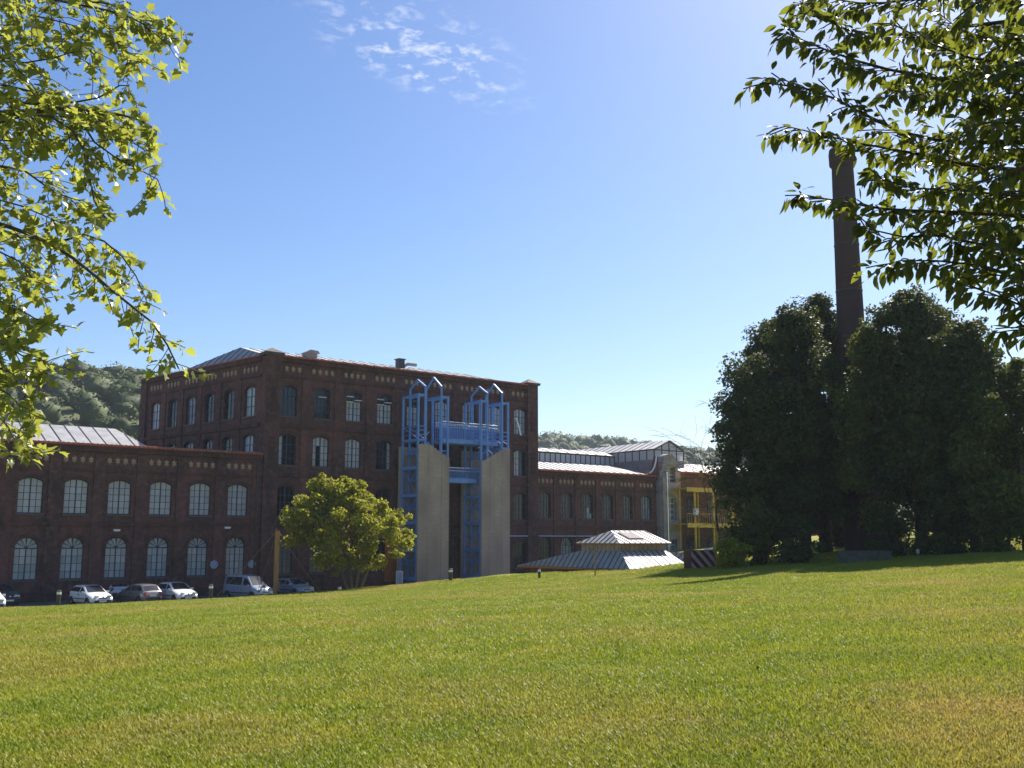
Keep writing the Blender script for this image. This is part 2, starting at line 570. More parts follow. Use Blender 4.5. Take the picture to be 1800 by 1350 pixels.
def turf_colour(nt, k=1.0):
    geo = nnode(nt, 'ShaderNodeNewGeometry')
    green = (0.172 * k, 0.220 * k, 0.013 * k)
    lime = (0.256 * k, 0.268 * k, 0.022 * k)
    straw = (0.360 * k, 0.270 * k, 0.072 * k)
    c, _ = noise_mix(nt, green, lime, 0.9, 5, 'World', 0.35, 0.65)
    c, _ = noise_mix(nt, c, straw, 0.16, 7, 'World', 0.48, 0.84)
    c, _ = noise_mix(nt, c, straw, 1.6, 6, 'World', 0.56, 1.0)
    s = nnode(nt, 'ShaderNodeSeparateXYZ')
    nt.links.new(geo.outputs['Position'], s.inputs[0])

    def mth(op, a, b=None, cl=False):
        n = nnode(nt, 'ShaderNodeMath', operation=op, use_clamp=cl)
        for i, v in enumerate((a, b)):
            if v is None:
                continue
            if isinstance(v, (int, float)):
                n.inputs[i].default_value = v
            else:
                nt.links.new(v, n.inputs[i])
        return n.outputs[0]
    nz = nnode(nt, 'ShaderNodeTexNoise')
    nz.inputs['Scale'].default_value = 0.7
    nz.inputs['Detail'].default_value = 6
    nt.links.new(geo.outputs['Position'], nz.inputs['Vector'])
    wob = mth('MULTIPLY', mth('SUBTRACT', nz.outputs[0], 0.5), 5.0)

    def disc(c, x0, y0, r, amt):
        dx = mth('SUBTRACT', s.outputs['X'], x0)
        dy = mth('SUBTRACT', s.outputs['Y'], y0)
        dist = mth('SQRT', mth('ADD', mth('MULTIPLY', dx, dx), mth('MULTIPLY', dy, dy)))
        f = mth('DIVIDE', mth('SUBTRACT', mth('ADD', r, wob), dist), r * 0.8, cl=True)
        f = mth('MULTIPLY', f, amt)
        mx = nnode(nt, 'ShaderNodeMix', data_type='RGBA')
        nt.links.new(f, mx.inputs['Factor'])
        nt.links.new(c, mx.inputs[6])
        mx.inputs[7].default_value = (*straw, 1)
        return mx.outputs[2]
    c = disc(c, 4.9, 8.4, 2.6, 0.9)
    c = disc(c, 7.5, 11.5, 2.2, 0.7)
    c = disc(c, -2.6, 9.3, 1.6, 0.4)
    c = disc(c, 12.0, 20.0, 2.6, 0.6)
    c = disc(c, 14.0, 34.0, 4.0, 0.55)
    # worn line across the left of the lawn
    ln = mth('ABSOLUTE', mth('ADD', mth('SUBTRACT', mth('MULTIPLY', s.outputs['Y'], 0.16), mth('MULTIPLY', s.outputs['X'], 0.98)), mth('SUBTRACT', wob, 20.3)))
    f = mth('SUBTRACT', 1.0, mth('DIVIDE', ln, 1.6), cl=True)
    mx = nnode(nt, 'ShaderNodeMix', data_type='RGBA')
    nt.links.new(mth('MULTIPLY', f, 0.55), mx.inputs['Factor'])
    nt.links.new(c, mx.inputs[6])
    mx.inputs[7].default_value = (*straw, 1)
    return mx.outputs[2]


m, nt, b = mat_nodes('turf')
b.inputs['Roughness'].default_value = 0.9
b.inputs['Specular IOR Level'].default_value = 0.15
nt.links.new(turf_colour(nt, 0.85), b.inputs['Base Color'])
nz = nnode(nt, 'ShaderNodeTexNoise')
nz.inputs['Scale'].default_value = 9.0
nz.inputs['Detail'].default_value = 8
nt.links.new(nnode(nt, 'ShaderNodeNewGeometry').outputs['Position'], nz.inputs['Vector'])
bp = nnode(nt, 'ShaderNodeBump')
bp.inputs['Strength'].default_value = 0.9
bp.inputs['Distance'].default_value = 0.08
nt.links.new(nz.outputs[0], bp.inputs['Height'])
nt.links.new(bp.outputs[0], b.inputs['Normal'])
M['turf'] = m

m, nt, b = mat_nodes('grass_blade')
b.inputs['Roughness'].default_value = 0.55
b.inputs['Specular IOR Level'].default_value = 0.3
tc_ = turf_colour(nt, 1.12)
oi = nnode(nt, 'ShaderNodeNewGeometry')
vr = nnode(nt, 'ShaderNodeMapRange')
vr.inputs['To Min'].default_value = 0.75
vr.inputs['To Max'].default_value = 1.25
nt.links.new(oi.outputs['Random Per Island'], vr.inputs['Value'])
vm = nnode(nt, 'ShaderNodeVectorMath', operation='SCALE')
nt.links.new(tc_, vm.inputs[0])
nt.links.new(vr.outputs[0], vm.inputs['Scale'])
nt.links.new(vm.outputs[0], b.inputs['Base Color'])
trn = nnode(nt, 'ShaderNodeBsdfTranslucent')
nt.links.new(vm.outputs[0], trn.inputs['Color'])
msn = nnode(nt, 'ShaderNodeMixShader')
msn.inputs[0].default_value = 0.4
nt.links.new(b.outputs[0], msn.inputs[1])
nt.links.new(trn.outputs[0], msn.inputs[2])
nt.links.new(msn.outputs[0], nt.nodes['Material Output'].inputs['Surface'])
M['blade'] = m

# ------------------------------------------------------------------ ground
GZ = -3.15                                        # level of the yard round the factory
RZ = radians(90 - 52.408)                         # the factory's front runs along this direction
DV = Vector((cos(RZ), sin(RZ), 0))                # along the front, away to the right
BV = Vector((-sin(RZ), cos(RZ), 0))               # back through the building
FY = 82.0                                         # the front stands 82 m along BV


def W(a, b, z=0.0):
    return DV * a + BV * b + Vector((0, 0, z))


CO = np.array([0.032153066239, 0.0028834550157, -8.078441956e-05, -0.0007964291382, 0.00045092349773, 0.00066398193175, 0.00081047200810])


def lawn_z(x, y):
    x = np.asarray(x, float)
    y = np.minimum(np.asarray(y, float), 78)
    x = np.clip(x, -45, 48)
    yy = np.maximum(y, 0)
    z = np.stack([x, yy, x * yy, yy * yy, x * x, yy**3 / 100, x * yy * yy / 100], -1) @ CO
    return np.clip(z, -3.2, 2.6)


def lawn_sd(x, y):
    """distance inside the lawn's edge"""
    a = x * DV.x + y * DV.y
    b = x * BV.x + y * BV.y
    e1 = 70.0 - b
    # yard round the low pavilion
    px = np.maximum(np.maximum(53.6 - a, a - 70.5), 0)
    py = np.maximum(np.maximum(55.0 - b, 0), 0)
    e2 = np.where((a > 53.6) & (a < 70.5) & (b > 55.0), -np.minimum(np.minimum(a - 53.6, 70.5 - a), b - 55.0), np.hypot(px, py))
    e1 = np.where(a > 70.5, 3.0, e1)
    return np.minimum(e1, e2)


gx = np.arange(-70, 90.01, 0.8)
gy = np.arange(-30, 120.01, 0.8)
X, Yg = np.meshgrid(gx, gy)
Z = lawn_z(X, Yg)
sd = lawn_sd(X, Yg)
t = np.clip((sd + 1.2) / 1.6, 0, 1)
t = t * t * (3 - 2 * t)
Z = Z * t + (GZ - 0.25) * (1 - t)
Z -= 0.10 * np.clip((4.0 - sd) / 4.0, 0, 1) * (X < -8) * t
Z += 0.03 * np.sin(X * 0.9 + 1.3 * np.sin(Yg * 0.5)) * np.cos(Yg * 0.7) * t
nx, ny = len(gx), len(gy)
idx = np.arange(nx * ny).reshape(ny, nx)
quads = np.stack([idx[:-1, :-1], idx[:-1, 1:], idx[1:, 1:], idx[1:, :-1]], -1).reshape(-1, 4)
lawn = link(bpy.data.objects.new('lawn', np_mesh('lawn', np.stack([X, Yg, Z], -1).reshape(-1, 3), quads, M['turf'], True)))
tag(lawn, kind='structure')
M['field'] = simple('far_field', (0.07, 0.09, 0.025), (0.10, 0.10, 0.04), 0.95, scale=0.02)
MB().add([(-3000, -400, GZ - 0.6), (3000, -400, GZ - 0.6), (3000, 4000, GZ - 0.6), (-3000, 4000, GZ - 0.6)], [(0, 1, 2, 3)]).build('ground', M['field'], fix=False)['kind'] = 'structure'
yard = MB().add([W(-40, 62, GZ), W(140, 50, GZ), W(140, 150, GZ), W(-40, 150, GZ)], [(0, 1, 2, 3)]).build('car_park', M['asphalt'], fix=False)
tag(yard, kind='structure')
kb = MB()
for i in range(62):
    a = -12 + i
    kb.box(a, a + 0.985, -0.08, 0.08, -0.2, 0.17)
kerb = kb.build('kerb', M['kerb'])
kerb.location = W(0, 70.25, GZ)
kerb.rotation_euler = (0, 0, RZ)
tag(kerb, kind='structure')


def hill(name, xs, ridge, y0, y1, seed):
    """wooded slope rising from y0 to the ridge at y1"""
    r = np.random.default_rng(seed)
    n = 40
    ys = np.linspace(0, 1, n)
    XX, TT = np.meshgrid(xs, ys)
    H = np.interp(XX, *zip(*ridge))
    ZZ = GZ - 0.5 + (H - GZ) * (np.sin(np.clip(TT, 0, 1) * pi / 2)) ** 0.9
    ZZ += 2.5 * np.sin(XX * 0.031 + TT * 5) * TT * (1 - TT) * 2
    YY = y0 + (y1 - y0) * TT + 12 * np.sin(XX * 0.012)
    m_, k_ = XX.shape
    ii = np.arange(m_ * k_).reshape(m_, k_)
    q = np.stack([ii[:-1, :-1], ii[:-1, 1:], ii[1:, 1:], ii[1:, :-1]], -1).reshape(-1, 4)
    o = link(bpy.data.objects.new(name, np_mesh(name, np.stack([XX, YY, ZZ], -1).reshape(-1, 3), q, M['field'], True)))
    tag(o, kind='structure')
    return XX, YY, ZZ


def leaf_cloud(centres, radii, per, size, r, squash=0.75, up=0.0):
    """small leaf quads spread through balls; returns verts, faces"""
    n = len(centres)
    c = np.repeat(centres, per, 0)
    rad = np.repeat(radii, per)
    d = r.normal(size=(n * per, 3))
    d /= np.linalg.norm(d, axis=1, keepdims=True)
    if up:
        d[:, 2] = np.where(d[:, 2] < -up, -d[:, 2], d[:, 2])
    k = r.random(n * per) ** (0.45 if per < 60 or n < 300 else 0.2)
    p = c + d * (rad * k)[:, None] * np.array([1, 1, squash])
    nrm = d * 0.8 + r.normal(size=d.shape) * 0.7 + np.array([0, 0, 0.5])
    nrm /= np.linalg.norm(nrm, axis=1, keepdims=True)
    t1 = np.cross(nrm, r.normal(size=d.shape))
    t1 /= np.linalg.norm(t1, axis=1, keepdims=True) + 1e-9
    t2 = np.cross(nrm, t1)
    s = size * (0.6 + 0.8 * r.random(n * per))[:, None]
    a = t1 * s * 0.5
    b = t2 * s * 0.33
    fold = nrm * s * 0.12
    v = np.stack([p - a, p + b - fold, p + a, p - b - fold], 1).reshape(-1, 3)
    f = np.arange(n * per * 4).reshape(-1, 4)
    return v, f


def wood(name, label, XX, YY, ZZ, ntree, rad, per, size, seed, tmin=0.25):
    r = np.random.default_rng(seed)
    m_, k_ = XX.shape
    ti = (tmin + (1 - tmin) * r.random(ntree) ** 0.8) * (m_ - 1)
    xi = r.random(ntree) * (k_ - 1)
    i0, j0 = ti.astype(int), xi.astype(int)
    c = np.stack([XX[i0, j0], YY[i0, j0], ZZ[i0, j0]], -1)
    c[:, 0] += r.normal(size=ntree) * rad
    c[:, 1] += r.normal(size=ntree) * rad * 0.6
    rr_ = rad * (0.65 + 0.7 * r.random(ntree))
    c[:, 2] += rr_ * 0.55
    bm = bmesh.new()
    bmesh.ops.create_icosphere(bm, subdivisions=2, radius=1.0)
    bv = np.array([v_.co[:] for v_ in bm.verts])
    bf = np.array([[v_.index for v_ in f_.verts] for f_ in bm.faces])
    bm.free()
    # rounded crowns with their own lumps
    amp = np.ones((ntree, len(bv)))
    for q in range(9):
        k_ = r.normal(size=(ntree, 3)) * (2.0 + 0.9 * q)
        amp += 0.10 * np.sin(bv @ k_.T + r.random(ntree) * 6.28).T
    v = c[:, None, :] + bv[None] * (amp * rr_[:, None] * 0.8)[:, :, None] * np.array([1, 1, 0.9])
    v += r.normal(size=v.shape) * rad * 0.035
    f = (bf[None] + (np.arange(ntree) * len(bv))[:, None, None]).reshape(-1, 3)
    v = v.reshape(-1, 3)
    v2, f2 = leaf_cloud(c, rr_ * 1.06, per, size, r, 0.9, 0.3)
    f2 = np.concatenate([f2[:, [0, 1, 2]], f2[:, [0, 2, 3]]]) + len(v)
    o = link(bpy.data.objects.new(name, np_mesh(name, np.concatenate([v, v2]), np.concatenate([f, f2]), M['leaf_hill'])))
    tag(o, label, 'woodland', kind='stuff')
    return o


g1 = hill('hill', np.linspace(-420, 60, 60), [(-420, 60), (-160, 51), (-120, 49.5), (-80, 42), (-30, 22), (60, 6)], 165, 345, 3)
wood('hillside_wood', 'near green wooded hillside behind the left of the factory', *g1, 1900, 3.9, 110, 0.75, 5, 0.12)
g2 = hill('hill', np.linspace(-250, 900, 80), [(-250, 80), (20, 76), (69, 74), (101, 71), (128, 63), (160, 62), (300, 56), (900, 40)], 520, 830, 4)
wood('hillside_wood', 'far hazy blue wooded ridge beyond the glazed factory roofs', *g2, 1800, 6.5, 70, 1.4, 6, 0.3)

# ------------------------------------------------------------------ factory: windows, walls, roofs
def outline(w, h, rise, n=9):
    """opening with an arched head; rise = w/2 is a half circle"""
    R = (w * w / 4 + rise * rise) / (2 * rise)
    zc_ = h - R
    a0 = math.asin(min(1.0, w / 2 / R))
    pts = [(-w / 2, 0), (w / 2, 0)]
    for i in range(n + 1):
        t_ = a0 - 2 * a0 * i / n
        pts.append((R * sin(t_), zc_ + R * cos(t_)))
    return pts


def area(p):
    return abs(sum(p[i][0] * p[(i + 1) % len(p)][1] - p[(i + 1) % len(p)][0] * p[i][1] for i in range(len(p)))) / 2


def shrink(poly, d):
    """move each edge of a convex polygon inwards"""
    n = len(poly)
    out = poly
    cxx = sum(p[0] for p in poly) / n
    czz = sum(p[1] for p in poly) / n
    return [(p[0] + (cxx - p[0]) * min(0.45, d / max(0.02, hypot(p[0] - cxx, p[1] - czz))), p[1] + (czz - p[1]) * min(0.45, d / max(0.02, hypot(p[0] - cxx, p[1] - czz)))) for p in out]


WIN = {}


def window_type(key, w, h, rise, xs, zs, fan=False, bar=0.035, mid=0.09):
    """xs, zs: bar positions; fan: radial bars in a half-round head"""
    inner = outline(w - 0.12, h - 0.12, rise - 0.03 if not fan else (w - 0.12) / 2)
    inner = [(x, z + 0.06) for x, z in inner]
    panes = []
    xe = [-w / 2] + xs + [w / 2]
    ze = [0] + zs + ([h] if not fan else [])
    for i in range(len(xe) - 1):
        for j in range(len(ze) - 1):
            bl = mid / 2 if abs(xe[i]) < 1e-6 else bar / 2
            br_ = mid / 2 if abs(xe[i + 1]) < 1e-6 else bar / 2
            x0, x1 = xe[i] + bl, xe[i + 1] - br_
            z0, z1 = ze[j] + bar / 2, ze[j + 1] - bar / 2
            p = clip([(x0, z0), (x1, z0), (x1, z1), (x0, z1)], inner)
            if len(p) > 2 and area(p) > 0.012:
                panes.append(p)
    if fan:
        zb = ze[-1] + 0.05
        R = w / 2 - 0.06
        N = 6
        for k in range(N):
            a0, a1 = pi * k / N + 0.05, pi * (k + 1) / N - 0.05
            if k == N // 2:
                a0 += 0.04
            if k == N // 2 - 1:
                a1 -= 0.04
            r0, r1 = 0.16, R
            zz = zb
            p = [(r0 * cos(a0), zz + r0 * sin(a0)), (r1 * cos(a0), zz + r1 * sin(a0) * 0.96), (r1 * cos((a0 + a1) / 2), zz + r1 * sin((a0 + a1) / 2) * 0.96), (r1 * cos(a1), zz + r1 * sin(a1) * 0.96), (r0 * cos(a1), zz + r0 * sin(a1))]
            panes.append(p)
    out = outline(w, h, rise)
    frame = slab('window', out, panes, -0.04, 0.05, M['frame_blue'])
    pm = []
    for p in panes:
        pm.append(MB().prism([(x, z) for x, z in [(q[0] * 1.0, q[1]) for q in p]], 0.0, 0.02).mesh('pane', M['pane_pale']))
    joined = MB()
    for p in panes:
        joined.prism(p, 0.0, 0.02)
    jm = joined.mesh('glazing', M['pane_mid'])
    # brick arch over the head and a sill
    oo = outline(w + 0.5, h + 0.26, rise + 0.02 if not fan else (w + 0.5) / 2, 9)[2:]
    ii_ = outline(w, h, rise, 9)[2:]
    am = MB()
    for i in range(len(oo) - 1):
        quad = [ii_[i], oo[i], oo[i + 1], ii_[i + 1]]
        quad = [(x * 0.997, z) for x, z in quad]
        am.prism(quad, -0.05, 0.12)
    arch = am.mesh('brick_arch', M['brick_dark'])
    sill = MB().box(-w / 2 - 0.12, w / 2 + 0.12, -0.36, 0.02, -0.14, -0.005).mesh('sill', M['sill'])
    WIN[key] = dict(frame=frame, panes=pm, glazing=jm, arch=arch, sill=sill, w=w, h=h, rise=rise)


window_type('seg', 1.76, 2.70, 0.30, [-0.44, 0.0, 0.44], [0.5, 1.02, 1.54, 2.06])
window_type('round', 1.66, 3.18, 0.83, [-0.415, 0.0, 0.415], [0.58, 1.16, 1.74, 2.3], fan=True)
window_type('upper', 1.62, 2.72, 0.28, [-0.405, 0.0, 0.405], [0.62, 1.24, 1.86], bar=0.045, mid=0.11)
window_type('side', 1.62, 2.72, 0.28, [0.0], [0.9, 1.8], bar=0.07, mid=0.1)


def add_window(parent, key, x, z, style, split=True, y=0.24):
    w = WIN[key]
    o = inst('window', w['frame'], parent, (x, y, z))
    inst('sill', w['sill'], o)
    mats = {'pale': M['pane_pale'], 'mid': M['pane_mid'], 'dark': M['pane_dark'], 'blue': M['pane_blue']}
    if split:
        for k, pm in enumerate(w['panes']):
            p = inst('pane', pm, o)
            st = style if isinstance(style, str) else style(k)
            p.material_slots[0].link = 'OBJECT'
            p.material_slots[0].material = mats[st]
    else:
        p = inst('glazing', w['glazing'], o)
        p.material_slots[0].link = 'OBJECT'
        p.material_slots[0].material = mats[style if isinstance(style, str) else style(0)]
    inst('brick_arch', w['arch'], parent, (x, 0, z))
    return o


def mixed(p_pale, p_mid, seed):
    rr_ = random.Random(seed)
    vals = [('pale' if v < p_pale else 'mid' if v < p_pale + p_mid else 'dark') for v in (rr_.random() for _ in range(60))]
    return lambda k: vals[k]


star_poly = []
for k in range(12):
    a_ = pi / 2 + k * pi / 6
    r_ = 1.0 if k % 2 == 0 else 0.52
    star_poly.append((0.23 * r_ * cos(a_), 0.33 * r_ * sin(a_)))
STAR = MB().prism(star_poly[::-1], -0.035, 0.05).mesh('star_inlay', M['ochre'])


def wall_with(name, parent, poly, wins, mat=None):
    holes = []
    for key, x, z in wins:
        w = WIN[key]
        holes.append([(x + px_, z + pz_) for px_, pz_ in outline(w['w'], w['h'], w['rise'])])
    me = slab(name, poly, holes, 0, 0.45, mat or M['brick'])
    return inst(name, me, parent)


def coping(name, parent, x0, x1, z, y=-0.42, mat=None):
    """row of tiles along an eave, with the rounded noses showing"""
    b_ = MB()
    b_.box(x0, x1, y, 0.35, z, z + 0.07)
    n = int((x1 - x0) / 0.36)
    for i in range(n):
        xa = x0 + (x1 - x0) * (i + 0.5) / n
        b_.tube([(xa, y - 0.05, z + 0.07), (xa, 0.5, z + 0.2)], 0.095, 6)
    return b_.build(name, mat or M['terracotta'], parent)


def band(name, parent, x0, x1, z0, z1, proud, mat=None):
    return MB().box(x0, x1, -proud, 0.05, z0, z1).build(name, mat or M['brick_dark'], parent)


def roof_plane(parent, pts, width, mat, thick=0.03, gap=0.03, seam=True, name='roof_panel'):
    """sheet roof: pts[0]-pts[1] is the eave; every sheet its own piece, standing seams between"""
    P = [Vector(p) for p in pts]
    ux = (P[1] - P[0]).normalized()
    nrm = None
    for k in range(2, len(P)):
        nrm = ux.cross(P[k] - P[0])
        if nrm.length > 1e-6:
            break
    nrm.normalize()
    if nrm.z < 0:
        nrm = -nrm
    uy = nrm.cross(ux).normalized()
    if (P[2] - P[0]).dot(uy) < 0:
        uy = -uy
    q = [((p - P[0]).dot(ux), (p - P[0]).dot(uy)) for p in P]
    sgn = sum(q[i][0] * q[(i + 1) % len(q)][1] - q[(i + 1) % len(q)][0] * q[i][1] for i in range(len(q)))
    if sgn < 0:
        q = q[::-1]
    xmin, xmax = min(p[0] for p in q), max(p[0] for p in q)
    ymax = max(p[1] for p in q)
    n = max(1, round((xmax - xmin) / width))
    seams = MB()
    to3 = lambda p, h: P[0] + ux * p[0] + uy * p[1] + nrm * h
    first = None
    for i in range(n):
        a_, b_ = xmin + (xmax - xmin) * i / n, xmin + (xmax - xmin) * (i + 1) / n
        c = clip([(a_ + gap / 2, -1), (b_ - gap / 2, -1), (b_ - gap / 2, ymax + 1), (a_ + gap / 2, ymax + 1)], q)
        if len(c) < 3 or area(c) < 0.03:
            continue
        lift = random.uniform(-0.004, 0.006)
        k = len(c)
        vs = [to3(p, lift) for p in c] + [to3(p, lift + thick) for p in c]
        fs = [tuple(range(k))[::-1], tuple(range(k, 2 * k))] + [(j, (j + 1) % k, (j + 1) % k + k, j + k) for j in range(k)]
        mb = MB().add(vs, fs)
        first = mb.build(name, mat, parent)
    if seam:
        for i in range(1, n):
            a_ = xmin + (xmax - xmin) * i / n
            c = clip([(a_ - 0.025, -1), (a_ + 0.025, -1), (a_ + 0.025, ymax + 1), (a_ - 0.025, ymax + 1)], q)
            if len(c) < 3 or area(c) < 0.01:
                continue
            k = len(c)
            vs = [to3(p, -0.02) for p in c] + [to3(p, 0.085) for p in c]
            fs = [tuple(range(k))[::-1], tuple(range(k, 2 * k))] + [(j, (j + 1) % k, (j + 1) % k + k, j + k) for j in range(k)]
            seams.add(vs, fs)
        if seams.v:
            seams.build('seam', M['zinc_seam'], parent)
    return first


# ---- left wing: two storeys
H0 = -GZ                                            # heights below are above the yard
LW = empty('brick_wing', W(0, FY, GZ), RZ, 'two storey red brick wing with pale many paned windows behind the parked cars', 'building')
lw_c = [17.28 + 3.265 * k for k in range(-4, 6)]
wins = [('seg', x, H0 + 3.42) for x in lw_c] + [('round', x, H0 - 1.53) for x in lw_c]
x0, x1 = 2.6, 35.62
wall_with('wall', LW, [(x0, 0), (x1, 0), (x1, H0 + 8.72), (x0, H0 + 8.72)], wins)
for i, x in enumerate(lw_c):
    vis = i >= 4
    add_window(LW, 'seg', x, H0 + 3.42, 'pale', vis)
    add_window(LW, 'round', x, H0 - 1.53, (lambda k, i=i: 'blue' if (k % 4) < 2 + i % 2 else 'pale') if i != 9 else 'pale', vis)
    if i >= 3:
        for s in range(4):
            inst('star_inlay', STAR, LW, (x - 0.93 + 0.62 * s, 0, H0 + 7.62))
for i in range(len(lw_c) + 1):
    xp = lw_c[0] - 1.6325 + 3.265 * i
    if xp < x1 - 0.3:
        MB().box(xp - 0.42, xp + 0.42, -0.12, 0.03, 0, H0 + 8.1).build('pilaster', M['brick'], LW)
band('plinth', LW, x0, x1, 0, 0.7, 0.17)
band('string_course', LW, x0, x1, H0 + 2.5, H0 + 2.84, 0.2)
band('string_course', LW, x0, x1, H0 + 6.72, H0 + 6.9, 0.15)
band('cornice', LW, x0, x1, H0 + 8.28, H0 + 8.72, 0.26)
coping('tile_coping', LW, x0, x1, H0 + 8.72)
MB().box(x0, x1, 0.45, 14, H0 + 8.2, H0 + 8.45).build('flat_roof', M['asphalt'], LW)
MB().tube([(35.2, -0.2, 0.1), (35.2, -0.2, H0 + 8.2)], 0.07, 8).build('downpipe', M['dark_metal'], LW)
rf = MB().box(2.6, 25.8, 3.2, 12.8, H0 + 8.4, H0 + 9.0).build('roof', M['zinc_seam'], LW)
zr = H0 + 11.0
roof_plane(rf, [(2.6, 3.0, H0 + 9.0), (27.0, 3.0, H0 + 9.0), (25.4, 8.0, zr), (2.6, 8.0, zr)], 1.15, M['zinc'])
roof_plane(rf, [(27.0, 3.0, H0 + 9.0), (27.0, 13.0, H0 + 9.0), (25.4, 8.0, zr)], 1.15, M['zinc'])
roof_plane(rf, [(27.0, 13.0, H0 + 9.0), (2.6, 13.0, H0 + 9.0), (2.6, 8.0, zr), (25.4, 8.0, zr)], 2.5, M['zinc'])
for xw, zw in ((23.6, H0 + 1.95), (32.6, H0 + 2.2)):
    t_ = empty('wall_lamp', W(xw, FY, GZ + zw + 0.2), RZ,
               'small white wall lamp above the %s on the brick wing' % ('third arched window' if xw < 30 else 'arched doorway'), 'lamp', 'wall lamps on the brick wing')
    MB().bar((0, -0.12, 0), (0, -0.42, 0.1), 0.05).build('arm', M['dark_metal'], t_)
    MB().prism([(-0.2, -0.06), (0.2, -0.06), (0.26, 0.1), (-0.26, 0.1)], -0.62, -0.36).build('head', M['white_paint'], t_)
for xs_, side_ in ((31.7, 'left'), (35.0, 'right')):
    t_ = empty('round_sign', W(xs_, FY, GZ + H0 - 0.62), RZ, 'round white sign with a blue ring on the wall %s of the arched doorway' % side_, 'sign', 'round signs by the doorway')
    dp = [(0.33 * cos(2 * pi * k / 24), 0.33 * sin(2 * pi * k / 24)) for k in range(24)]
    MB().prism(dp, -0.19, -0.14).build('plate', M['pane_pale'], t_)
    slab_me = slab('ring', [(x * 0.8, z * 0.8) for x, z in dp], [[(x * 0.5, z * 0.5) for x, z in dp]], -0.205, -0.192, M['blue_steel'])
    inst('ring', slab_me, t_)
    MB().bar((-0.12, -0.198, 0.1), (0.12, -0.198, -0.1), 0.02, 0.07).build('stroke', M['blue_steel'], t_)

# ---- main block: three tall storeys over a ground floor
MBK = empty('brick_factory_block', W(0, FY, GZ), RZ, 'tall three storey red brick factory block with corner caps and star frieze', 'building')
mc = [37.98 + 3.28 * k for k in range(9)]
x0, x1 = 35.7, 66.4
TOP = H0 + 17.55
wins = []
for x in mc:
    wins += [('upper', x, H0 + 12.3), ('upper', x, H0 + 7.95), ('upper', x, H0 + 3.42), ('upper', x, H0 - 1.5)]
wall_with('wall', MBK, [(x0, 0), (x1, 0), (x1, TOP), (x0, TOP)], wins)
head = lambda k: 'dark' if k % 4 == 3 else 'pale'
top_style = ['dark', 'dark', head, head, head, 'pale', 'pale', 'pale', 'pale']
sec_style = [lambda k: 'pale' if k < 4 else 'dark', lambda k: 'dark' if 4 <= k < 7 else 'pale', 'pale', lambda k: 'blue' if k > 11 else 'dark', 'dark', 'dark', 'mid', 'dark', lambda k: 'pale' if k < 8 else 'dark']
for i, x in enumerate(mc):
    add_window(MBK, 'upper', x, H0 + 12.3, top_style[i])
    add_window(MBK, 'upper', x, H0 + 7.95, sec_style[i])
    add_window(MBK, 'upper', x, H0 + 3.42, 'dark', False)
    add_window(MBK, 'upper', x, H0 - 1.5, 'mid' if i < 2 else 'dark', False)
    for s in range(4):
        inst('star_inlay', STAR, MBK, (x - 0.93 + 0.62 * s, 0, H0 + 16.55))
for i in range(10):
    xp = mc[0] - 1.64 + 3.28 * i
    if 0 < i < 9:
        MB().box(xp - 0.42, xp + 0.42, -0.1, 0.03, 0, H0 + 16.0).build('pilaster', M['brick'], MBK)
for xp in (35.7, 66.4 - 1.35):
    MB().box(xp, xp + 1.35, -0.3, 0.05, 0, TOP + 0.1).build('corner_pier', M['brick'], MBK)
    for zp in (H0 + 12.6, H0 + 8.2):
        MB().box(xp + 0.4, xp + 0.95, -0.36, -0.28, zp, zp + 2.2).build('pier_panel', M['brick_dark'], MBK)
for z0, z1, pr in ((0, 0.7, 0.17), (2.5 + H0, 2.84 + H0, 0.2), (6.9 + H0, 7.2 + H0, 0.2), (11.25 + H0, 11.6 + H0, 0.2), (15.75 + H0, 15.95 + H0, 0.15)):
    band('plinth' if z0 == 0 else 'string_course', MBK, x0 + 1.36, x1 - 1.36, z0, z1, pr)
band('cornice', MBK, x0 + 1.36, x1 - 1.36, TOP - 0.42, TOP, 0.28)
coping('tile_coping', MBK, x0 + 1.4, x1 - 1.4, TOP)
for xc, yc in ((35.7 + 0.66, 0.42), (66.4 - 0.66, 0.42)):
    b_ = MB()
    b_.box(xc - 0.85, xc + 0.85, yc - 0.9, yc + 0.8, TOP + 0.1, TOP + 0.3)
    b_.add([(xc - 0.95, yc - 1.0, TOP + 0.3), (xc + 0.95, yc - 1.0, TOP + 0.3), (xc + 0.95, yc + 0.9, TOP + 0.3), (xc - 0.95, yc + 0.9, TOP + 0.3), (xc, yc, TOP + 0.85)],
           [(0, 3, 2, 1), (0, 1, 4), (1, 2, 4), (2, 3, 4), (3, 0, 4)])
    b_.build('corner_cap', M['sill'], MBK)
# end wall on the left, seen above the wing; it is not quite square to the front
SE = Vector((-0.191, 0.981, 0)).normalized()         # in the block's own axes
SL = 21.4
ang = math.atan2(-SE.y, -SE.x)
side_wins = [('side', SL - 2.35 - 3.28 * k, z) for k in range(6) for z in (H0 + 12.3, H0 + 7.95)]


def side_part(o):
    """place a piece of the end wall: x runs from the far end to the corner"""
    o.matrix_parent_inverse = Matrix.Identity(4)
    base = Vector((35.7, 0.0, 0)) + SE * SL
    o.location = base + Matrix.Rotation(ang, 3, 'Z') @ Vector(o.location)
    o.rotation_euler = (0, 0, ang)
    return o


